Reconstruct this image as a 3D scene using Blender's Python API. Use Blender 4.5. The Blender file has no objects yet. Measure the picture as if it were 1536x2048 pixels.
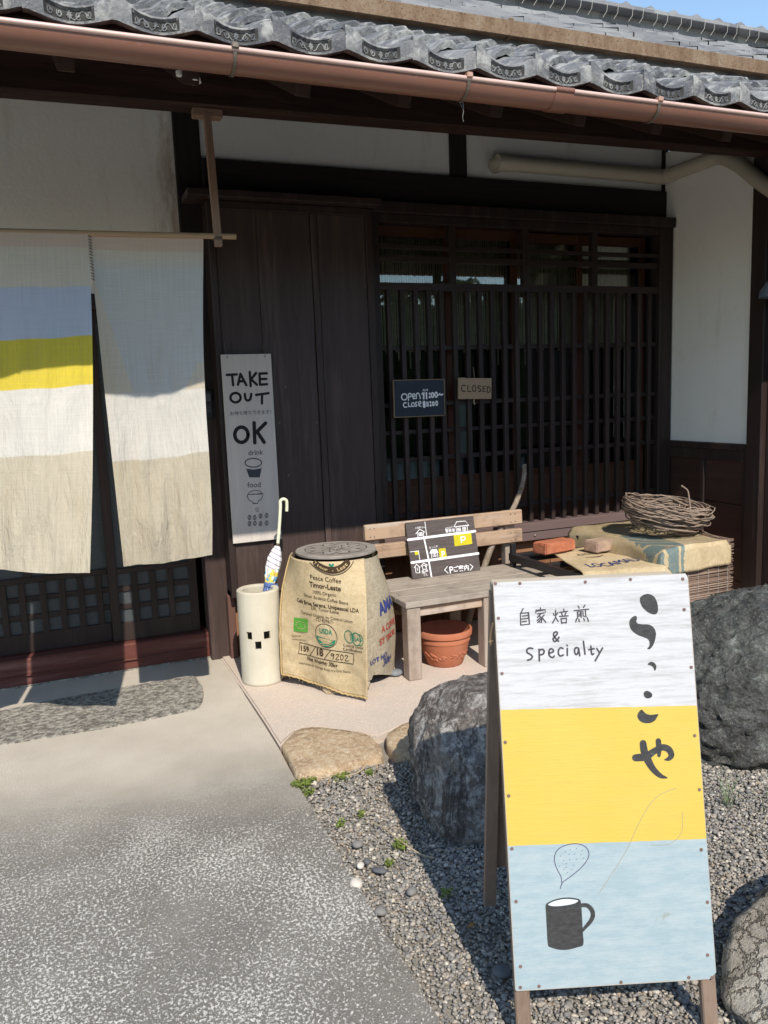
import bpy, bmesh, math, random
import numpy as np
from mathutils import Vector, Matrix, noise
R = math.radians
random.seed(7); rng = np.random.default_rng(7)
S = bpy.context.scene; COL = S.collection

# ------------------------------------------------------------------ camera, world, sun, exposure
cam = bpy.data.objects.new('camera', bpy.data.cameras.new('camera')); COL.objects.link(cam)
cam.data.sensor_fit = 'HORIZONTAL'; cam.data.sensor_width = 36; cam.data.lens = 36*1611/1536
cam.data.clip_end = 500; cam.data.clip_start = .05
_p, _r, _y = R(8.42), R(-2.19), R(22.2)
_F = Vector((math.sin(_y)*math.cos(_p), math.cos(_y)*math.cos(_p), -math.sin(_p)))
_x = Vector((math.cos(_y), -math.sin(_y), 0)); _u = _x.cross(_F)
_c, _s = math.cos(_r), math.sin(_r)
_X, _U = _c*_x+_s*_u, -_s*_x+_c*_u
cam.matrix_world = Matrix(((_X.x, _U.x, -_F.x, 0), (_X.y, _U.y, -_F.y, -4.41), (_X.z, _U.z, -_F.z, 1.45), (0, 0, 0, 1)))
S.camera = cam
SUN_D = Vector((.103, 1.02, -1)).normalized()          # the way the light travels
world = bpy.data.worlds.new('World'); S.world = world; world.use_nodes = True
wn = world.node_tree.nodes; wl = world.node_tree.links
sky = wn.new('ShaderNodeTexSky'); sky.sky_type = 'NISHITA'; sky.sun_disc = False
sky.sun_elevation = math.asin(-SUN_D.z); sky.sun_rotation = math.atan2(-SUN_D.x, -SUN_D.y)
sky.altitude = 200; sky.air_density = 1.0; sky.dust_density = .15; sky.ozone_density = 4
wn['Background'].inputs['Strength'].default_value = .15
tint = wn.new('ShaderNodeMix'); tint.data_type = 'RGBA'; tint.blend_type = 'MULTIPLY'; tint.inputs[0].default_value = 1; tint.inputs[7].default_value = (1, .92, .79, 1)   # white balance of the daylight
wl.new(sky.outputs[0], tint.inputs[6]); wl.new(tint.outputs[2], wn['Background'].inputs[0])
sun = bpy.data.objects.new('sun', bpy.data.lights.new('sun', 'SUN')); COL.objects.link(sun)
sun.data.energy = 2.5; sun.data.angle = R(.55); sun.data.color = (1, .92, .8)
sun.rotation_euler = SUN_D.to_track_quat('-Z', 'Y').to_euler()
S.view_settings.view_transform = 'Standard'; S.view_settings.look = 'None'
S.view_settings.exposure = 1.03; S.view_settings.gamma = 1; S.view_settings.use_curve_mapping = False
S.render.engine = 'CYCLES'
S.cycles.max_bounces = 8; S.cycles.transparent_max_bounces = 16

# ------------------------------------------------------------------ objects
OFF = {}
def link(o, parent=None):
    COL.objects.link(o)
    if parent is not None: o.parent = parent
    return o
def tag(o, label=None, cat=None, group=None, kind=None):
    if label: o['label'] = label
    if cat: o['category'] = cat
    if group: o['group'] = group
    if kind: o['kind'] = kind
    return o
def thing(name, label, cat, loc=(0, 0, 0), rot=None, group=None):
    o = bpy.data.objects.new(name, None); o.empty_display_size = .1; link(o)
    o.location = loc
    if rot is not None: o.rotation_euler = rot
    OFF[o.name] = Vector(loc)
    return tag(o, label, cat, group)
def off(o):
    v = Vector((0, 0, 0))
    while o is not None:
        v = v+OFF.get(o.name, Vector((0, 0, 0))); o = o.parent
    return v
def catmull(p, n=6, closed=True):
    out = []; m = len(p); p = [Vector(q) for q in p]
    for i in range(m if closed else m-1):
        if closed: a, b, c, d = p[i-1], p[i], p[(i+1) % m], p[(i+2) % m]
        else: a, b, c, d = p[max(i-1, 0)], p[i], p[i+1], p[min(i+2, m-1)]
        for k in range(n):
            t = k/n
            out.append(.5*((2*b)+(c-a)*t+(2*a-5*b+4*c-d)*t*t+(3*b-a-3*c+d)*t**3))
    if not closed: out.append(p[-1])
    return out
class MB:
    def __init__(s): s.v = []; s.f = []; s.m = []; s.col = []
    def add(s, vs, fs, mi=0):
        b = len(s.v); s.v += [tuple(q) for q in vs]
        for f in fs: s.f.append(tuple(b+i for i in f)); s.m.append(mi)
        return s
    def bm(s, b, M=None, mi=0):
        if M is not None: b.transform(M)
        b.verts.index_update()
        s.add([v.co[:] for v in b.verts], [[v.index for v in f.verts] for f in b.faces], mi); b.free(); return s
    def box(s, x0, x1, y0, y1, z0, z1, b=.003, M=None, mi=0, jit=0):
        k = bmesh.new(); bmesh.ops.create_cube(k, size=1)
        for v in k.verts:
            v.co = Vector(((x0+x1)/2+v.co.x*(x1-x0), (y0+y1)/2+v.co.y*(y1-y0), (z0+z1)/2+v.co.z*(z1-z0)))
            if jit: v.co += Vector((random.uniform(-jit, jit), random.uniform(-jit, jit), random.uniform(-jit, jit)))
        if b: bmesh.ops.bevel(k, geom=k.edges[:], offset=b, segments=1, affect='EDGES')
        return s.bm(k, M, mi)
    def bar(s, p, q, w, h, b=.002, up=(0, 0, 1), mi=0):
        p, q = Vector(p), Vector(q); L = (q-p).length; t = (q-p).normalized()
        x = t.cross(Vector(up)).normalized(); z = x.cross(t)
        M = Matrix(((x.x, t.x, z.x, p.x), (x.y, t.y, z.y, p.y), (x.z, t.z, z.z, p.z), (0, 0, 0, 1)))
        return s.box(-w/2, w/2, 0, L, -h/2, h/2, b, M, mi)
    def tube(s, pts, r, n=10, cap=True, mi=0, closed=False):
        pts = [Vector(p) for p in pts]; m = len(pts)
        rs = r if hasattr(r, '__len__') else [r]*m
        vs = []; up = None
        for i in range(m):
            a = pts[i-1] if (i > 0 or closed) else pts[i]; c = pts[(i+1) % m] if (i < m-1 or closed) else pts[i]
            t = (c-a).normalized()
            if up is None: up = t.orthogonal().normalized()
            up = (up-t*up.dot(t))
            up = up.normalized() if up.length > 1e-6 else t.orthogonal().normalized()
            y = t.cross(up)
            for k in range(n):
                g = 2*math.pi*k/n; vs.append(pts[i]+(up*math.cos(g)+y*math.sin(g))*rs[i])
        fs = []
        for i in range(m if closed else m-1):
            j = (i+1) % m
            for k in range(n): fs.append((i*n+k, i*n+(k+1) % n, j*n+(k+1) % n, j*n+k))
        if cap and not closed: fs += [tuple(range(n-1, -1, -1)), tuple(range((m-1)*n, m*n))]
        return s.add(vs, fs, mi)
    def lathe(s, prof, c=(0, 0, 0), n=40, M=None, mi=0, capb=True, capt=False, fn=None):
        vs = []; fs = []; m = len(prof)
        for i, (r, z) in enumerate(prof):
            for k in range(n):
                g = 2*math.pi*k/n; q = Vector((r*math.cos(g), r*math.sin(g), z))
                if fn: q = fn(q, g, z)
                q = M @ q if M is not None else q
                vs.append(q+Vector(c))
        for i in range(m-1):
            for k in range(n): fs.append((i*n+k, i*n+(k+1) % n, (i+1)*n+(k+1) % n, (i+1)*n+k))
        if capb: fs.append(tuple(range(n-1, -1, -1)))
        if capt: fs.append(tuple(range((m-1)*n, m*n)))
        return s.add(vs, fs, mi)
    def grid(s, nu, nv, fn, mi=0, mfn=None):
        vs = [fn(i/nu, j/nv) for j in range(nv+1) for i in range(nu+1)]
        b = len(s.v); s.v += [tuple(q) for q in vs]; w = nu+1
        for j in range(nv):
            for i in range(nu):
                s.f.append((b+j*w+i, b+j*w+i+1, b+(j+1)*w+i+1, b+(j+1)*w+i)); s.m.append(mfn((i+.5)/nu, (j+.5)/nv) if mfn else mi)
        return s
    def prism(s, poly, z0, z1, mi=0, b=0):
        k = bmesh.new(); a = [k.verts.new((p[0], p[1], z0)) for p in poly]; f = k.faces.new(a)
        e = bmesh.ops.extrude_face_region(k, geom=[f])
        for g in e['geom']:
            if isinstance(g, bmesh.types.BMVert): g.co.z = z1
        bmesh.ops.recalc_face_normals(k, faces=k.faces[:])
        if b: bmesh.ops.bevel(k, geom=[q for q in k.edges if abs(q.verts[0].co.z-z1) < 1e-6 and abs(q.verts[1].co.z-z1) < 1e-6], offset=b, segments=2, affect='EDGES')
        return s.bm(k, None, mi)
    def build(s, name, mats, parent=None, smooth=False, world=True, sharp=40, label=None):
        me = bpy.data.meshes.new(name)
        o = off(parent) if (world and parent is not None) else Vector((0, 0, 0))
        me.from_pydata([(x-o.x, y-o.y, z-o.z) for x, y, z in s.v], [], s.f); me.update()
        if not isinstance(mats, (list, tuple)): mats = [mats]
        for m in mats: me.materials.append(m)
        if len(mats) > 1: me.polygons.foreach_set('material_index', s.m)
        if smooth:
            me.polygons.foreach_set('use_smooth', [True]*len(me.polygons)); me.set_sharp_from_angle(angle=R(sharp))
        if s.col and len(s.col) == len(s.v):
            at = me.color_attributes.new('tone', 'FLOAT_COLOR', 'POINT'); at.data.foreach_set('color', np.array(s.col, 'f').ravel())
        ob = bpy.data.objects.new(name, me); link(ob, parent)
        if label: ob['label'] = label
        return ob
def copy_to(ob, parent, loc=None, rot=None, scale=None):
    c = ob.copy(); COL.objects.link(c); c.parent = parent
    if loc is not None: c.location = loc
    if rot is not None: c.rotation_euler = rot
    if scale is not None: c.scale = scale
    return c

# ------------------------------------------------------------------ flat lettering: strokes, blobs, type
class Flat:
    """collects flat marks in (u, v); mapped to 3D by fn(u, v, lift)"""
    def __init__(s): s.v = []; s.f = []; s.k = 0
    def stroke(s, pts, w, smooth=0, taper=.0):
        p = [Vector(q[:2]) for q in pts]
        ws = [q[2] for q in pts] if len(pts[0]) > 2 else [w]*len(p)
        if smooth and len(p) > 2:
            q3 = [Vector((a.x, a.y, b)) for a, b in zip(p, ws)]; q3 = catmull(q3, smooth, closed=False)
            p = [Vector((a.x, a.y)) for a in q3]; ws = [a.z for a in q3]
        s.k += 1; h = s.k*2.5e-5; n = len(p); L = []; Rr = []
        for i in range(n):
            a = p[max(i-1, 0)]; c = p[min(i+1, n-1)]
            t = (c-a); t = t.normalized() if t.length > 1e-9 else Vector((1, 0))
            nn = Vector((-t.y, t.x)); m = 1
            if 0 < i < n-1:
                d1 = (p[i]-a).normalized(); m = min(1.8, 1/max(.4, abs(d1.dot(t))))
            hw = ws[i]/2*m*(1-.0*taper)
            L.append(p[i]+nn*hw); Rr.append(p[i]-nn*hw)
        b = len(s.v)
        for i in range(n): s.v += [(L[i].x, L[i].y, h), (Rr[i].x, Rr[i].y, h)]
        for i in range(n-1): s.f.append((b+2*i, b+2*i+1, b+2*i+3, b+2*i+2))
        for e, sg in ((0, -1), (n-1, 1)):                      # round ends
            t = (p[1]-p[0]) if e == 0 else (p[-1]-p[-2]); t = t.normalized()*sg
            nn = Vector((-t.y, t.x)); r = ws[e]/2; bb = len(s.v); m = 6
            for k in range(1, m):
                g = math.pi*k/m; q = p[e]+nn*r*math.cos(g)+t*r*math.sin(g); s.v.append((q.x, q.y, h))
            st, en = (b+2*e, b+2*e+1) if sg == 1 else (b+2*e+1, b+2*e)
            s.f.append(tuple([st]+list(range(bb, bb+m-1))+[en]))
        return s
    def blob(s, pts, n=5):
        s.k += 1; h = s.k*2.5e-5; q = catmull([Vector((a, b, 0)) for a, b in pts], n) if n else [Vector((a, b, 0)) for a, b in pts]
        b = len(s.v); s.v += [(a.x, a.y, h) for a in q]; s.f.append(tuple(range(b, b+len(q)))); return s
    def text(s, txt, a, b2, sy=1.0, bold=0, height=None, squash=True):
        """one line from a to b2 (baseline)"""
        cu = bpy.data.curves.new('t', 'FONT'); cu.body = txt; cu.size = 1; cu.resolution_u = 3; cu.offset = bold
        ob = bpy.data.objects.new('t', cu); COL.objects.link(ob); bpy.context.view_layer.update()
        dg = bpy.context.evaluated_depsgraph_get(); me = bpy.data.meshes.new_from_object(ob.evaluated_get(dg))
        co = [v.co.copy() for v in me.vertices]; fs = [tuple(f.vertices) for f in me.polygons]
        bpy.data.objects.remove(ob); bpy.data.curves.remove(cu); bpy.data.meshes.remove(me)
        if not co: return s
        x0 = min(v.x for v in co); x1 = max(v.x for v in co); a = Vector(a); d = Vector(b2)-a; sc = d.length/(x1-x0); d = d.normalized(); n = Vector((-d.y, d.x))
        ys = sc*sy if height is None else height/.73
        s.k += 1; h = s.k*2.5e-5; b = len(s.v)
        for v in co:
            q = a+d*(v.x-x0)*sc+n*v.y*ys; s.v.append((q.x, q.y, h))
        s.f += [tuple(b+i for i in f) for f in fs]; return s
    def build(s, name, mat, parent, fn, world=True):
        mb = MB(); mb.add([fn(u, v, h) for u, v, h in s.v], s.f)
        # every mark faces away from its board
        o = mb.build(name, mat, parent, world=world); return o

# ------------------------------------------------------------------ materials
class Mat:
    def __init__(s, name, rough=.8, spec=.3):
        s.m = bpy.data.materials.new(name); s.m.use_nodes = True; s.t = s.m.node_tree; s.n = s.t.nodes; s.l = s.t.links
        s.b = s.n['Principled BSDF']; s.b.inputs['Roughness'].default_value = rough; s.b.inputs['Specular IOR Level'].default_value = spec
        s.tc = s.n.new('ShaderNodeTexCoord'); s.obj = s.tc.outputs['Object']
    def put(s, inp, v):
        if isinstance(v, bpy.types.NodeSocket): s.l.new(v, inp)
        elif isinstance(v, (tuple, list)) and inp.type == 'RGBA' and len(v) == 3: inp.default_value = (*v, 1)
        else: inp.default_value = v
    def map(s, scale=(1, 1, 1), loc=(0, 0, 0), rot=(0, 0, 0), src=None):
        k = s.n.new('ShaderNodeMapping'); s.put(k.inputs['Vector'], src or s.obj); k.inputs['Scale'].default_value = scale
        s.put(k.inputs['Location'], loc); k.inputs['Rotation'].default_value = rot; return k.outputs[0]
    def noise(s, scale, detail=4, rough=.55, vec=None, dist=0, col=False):
        k = s.n.new('ShaderNodeTexNoise'); s.put(k.inputs['Vector'], vec or s.obj); k.inputs['Scale'].default_value = scale
        k.inputs['Detail'].default_value = detail; k.inputs['Roughness'].default_value = rough; k.inputs['Distortion'].default_value = dist
        return k.outputs['Color' if col else 'Fac']
    def voro(s, scale, vec=None, feature='F1', out='Distance', rnd=1):
        k = s.n.new('ShaderNodeTexVoronoi'); k.feature = feature; s.put(k.inputs['Vector'], vec or s.obj); k.inputs['Scale'].default_value = scale; k.inputs['Randomness'].default_value = rnd
        return k.outputs[out]
    def wave(s, scale, vec=None, dist=2, direction='X', detail=2, dscale=1):
        k = s.n.new('ShaderNodeTexWave'); k.bands_direction = direction; s.put(k.inputs['Vector'], vec or s.obj); k.inputs['Scale'].default_value = scale
        k.inputs['Distortion'].default_value = dist; k.inputs['Detail'].default_value = detail; k.inputs['Detail Scale'].default_value = dscale; return k.outputs['Fac']
    def ramp(s, fac, stops, interp='LINEAR'):
        k = s.n.new('ShaderNodeValToRGB'); s.put(k.inputs[0], fac); e = k.color_ramp; e.interpolation = interp
        while len(e.elements) < len(stops): e.elements.new(.5)
        for q, (p, c) in zip(e.elements, stops):
            q.position = p; q.color = (c, c, c, 1) if not hasattr(c, '__len__') else (*c, 1)
        return k.outputs[0]
    def mix(s, fac, a, b, mode='MIX'):
        k = s.n.new('ShaderNodeMix'); k.data_type = 'RGBA'; k.blend_type = mode; k.clamp_factor = True
        s.put(k.inputs[0], fac); s.put(k.inputs[6], a); s.put(k.inputs[7], b); return k.outputs[2]
    def math(s, op, a, b=0.0, c=None, clamp=False):
        k = s.n.new('ShaderNodeMath'); k.operation = op; k.use_clamp = clamp; s.put(k.inputs[0], a); s.put(k.inputs[1], b)
        if c is not None: s.put(k.inputs[2], c)
        return k.outputs[0]
    def sep(s, vec=None):
        k = s.n.new('ShaderNodeSeparateXYZ'); s.put(k.inputs[0], vec or s.obj); return k.outputs
    def rnd(s):
        k = s.n.new('ShaderNodeObjectInfo'); return k.outputs['Random']
    def comb(s, x, y, z):
        k = s.n.new('ShaderNodeCombineXYZ'); s.put(k.inputs[0], x); s.put(k.inputs[1], y); s.put(k.inputs[2], z); return k.outputs[0]
    def attr(s, nm='tone'):
        k = s.n.new('ShaderNodeAttribute'); k.attribute_name = nm; return k.outputs['Color']
    def color(s, c): s.put(s.b.inputs['Base Color'], c); return s
    def rough(s, v): s.put(s.b.inputs['Roughness'], v); return s
    def bump(s, h, dist=.002, strength=1, prev=None):
        k = s.n.new('ShaderNodeBump'); k.inputs['Distance'].default_value = dist; k.inputs['Strength'].default_value = strength; s.put(k.inputs['Height'], h)
        if prev: s.l.new(prev, k.inputs['Normal'])
        s.l.new(k.outputs[0], s.b.inputs['Normal']); return k.outputs[0]
def plain(name, c, rough=.6, spec=.3, var=.12, scale=30, metal=0):
    k = Mat(name, rough, spec); n = k.noise(scale, 5); n2 = k.noise(scale/7, 3)
    f = k.math('ADD', k.math('MULTIPLY', n, .5), k.math('MULTIPLY', n2, .5))
    k.color(k.ramp(f, [(.3, tuple(x*(1-var) for x in c)), (.7, tuple(min(1, x*(1+var)) for x in c))])); k.b.inputs['Metallic'].default_value = metal
    k.bump(n, .0006, .5); return k.m
def wood(name, light, dark, axis='z', rough=.65, grain=1.0, spec=.25, wear=None, bump=.0008, scale=1.0, dirt=None, knots=False):
    """long grain running along axis, changed per piece"""
    k = Mat(name, rough, spec)
    sc = {'x': (1.1, 16, 16), 'y': (16, 1.1, 16), 'z': (16, 16, 1.1)}[axis]; sc = tuple(q*scale for q in sc)
    r = k.rnd(); lo = k.comb(k.math('MULTIPLY', r, 37.0), k.math('MULTIPLY', r, 91.0), k.math('MULTIPLY', r, 53.0))
    v = k.map(sc, lo); n1 = k.noise(1.6, 8, .62, v, .6); n2 = k.noise(7, 5, .7, v, .2); vl = k.map(tuple(q*.16 for q in sc), lo); n3 = k.noise(2.0, 3, .5, vl)
    f = k.math('ADD', k.math('MULTIPLY', n1, .6*grain), k.math('MULTIPLY', n2, .45*grain))
    f = k.math('ADD', f, k.math('MULTIPLY', n3, .5)); f = k.math('ADD', f, k.math('MULTIPLY', k.math('SUBTRACT', r, .5), .22))
    c = k.ramp(f, [(.42, dark), (.62, tuple((a+b)/2 for a, b in zip(light, dark))), (1.05 if False else .98, light)])
    if wear: c = k.mix(k.ramp(k.noise(3.2, 6, .7, k.map(tuple(q*.3 for q in sc), lo)), [(.52, 0), (.68, 1)]), c, wear)
    if dirt: c = k.mix(k.math('MULTIPLY', k.ramp(k.noise(9, 6, .7), [(.5, 0), (.75, 1)]), .6), c, dirt)
    k.color(c); k.bump(k.math('ADD', n1, n2), bump, .8); k.rough(k.ramp(n1, [(.3, rough+.1), (.8, max(.2, rough-.12))])); return k.m

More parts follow.
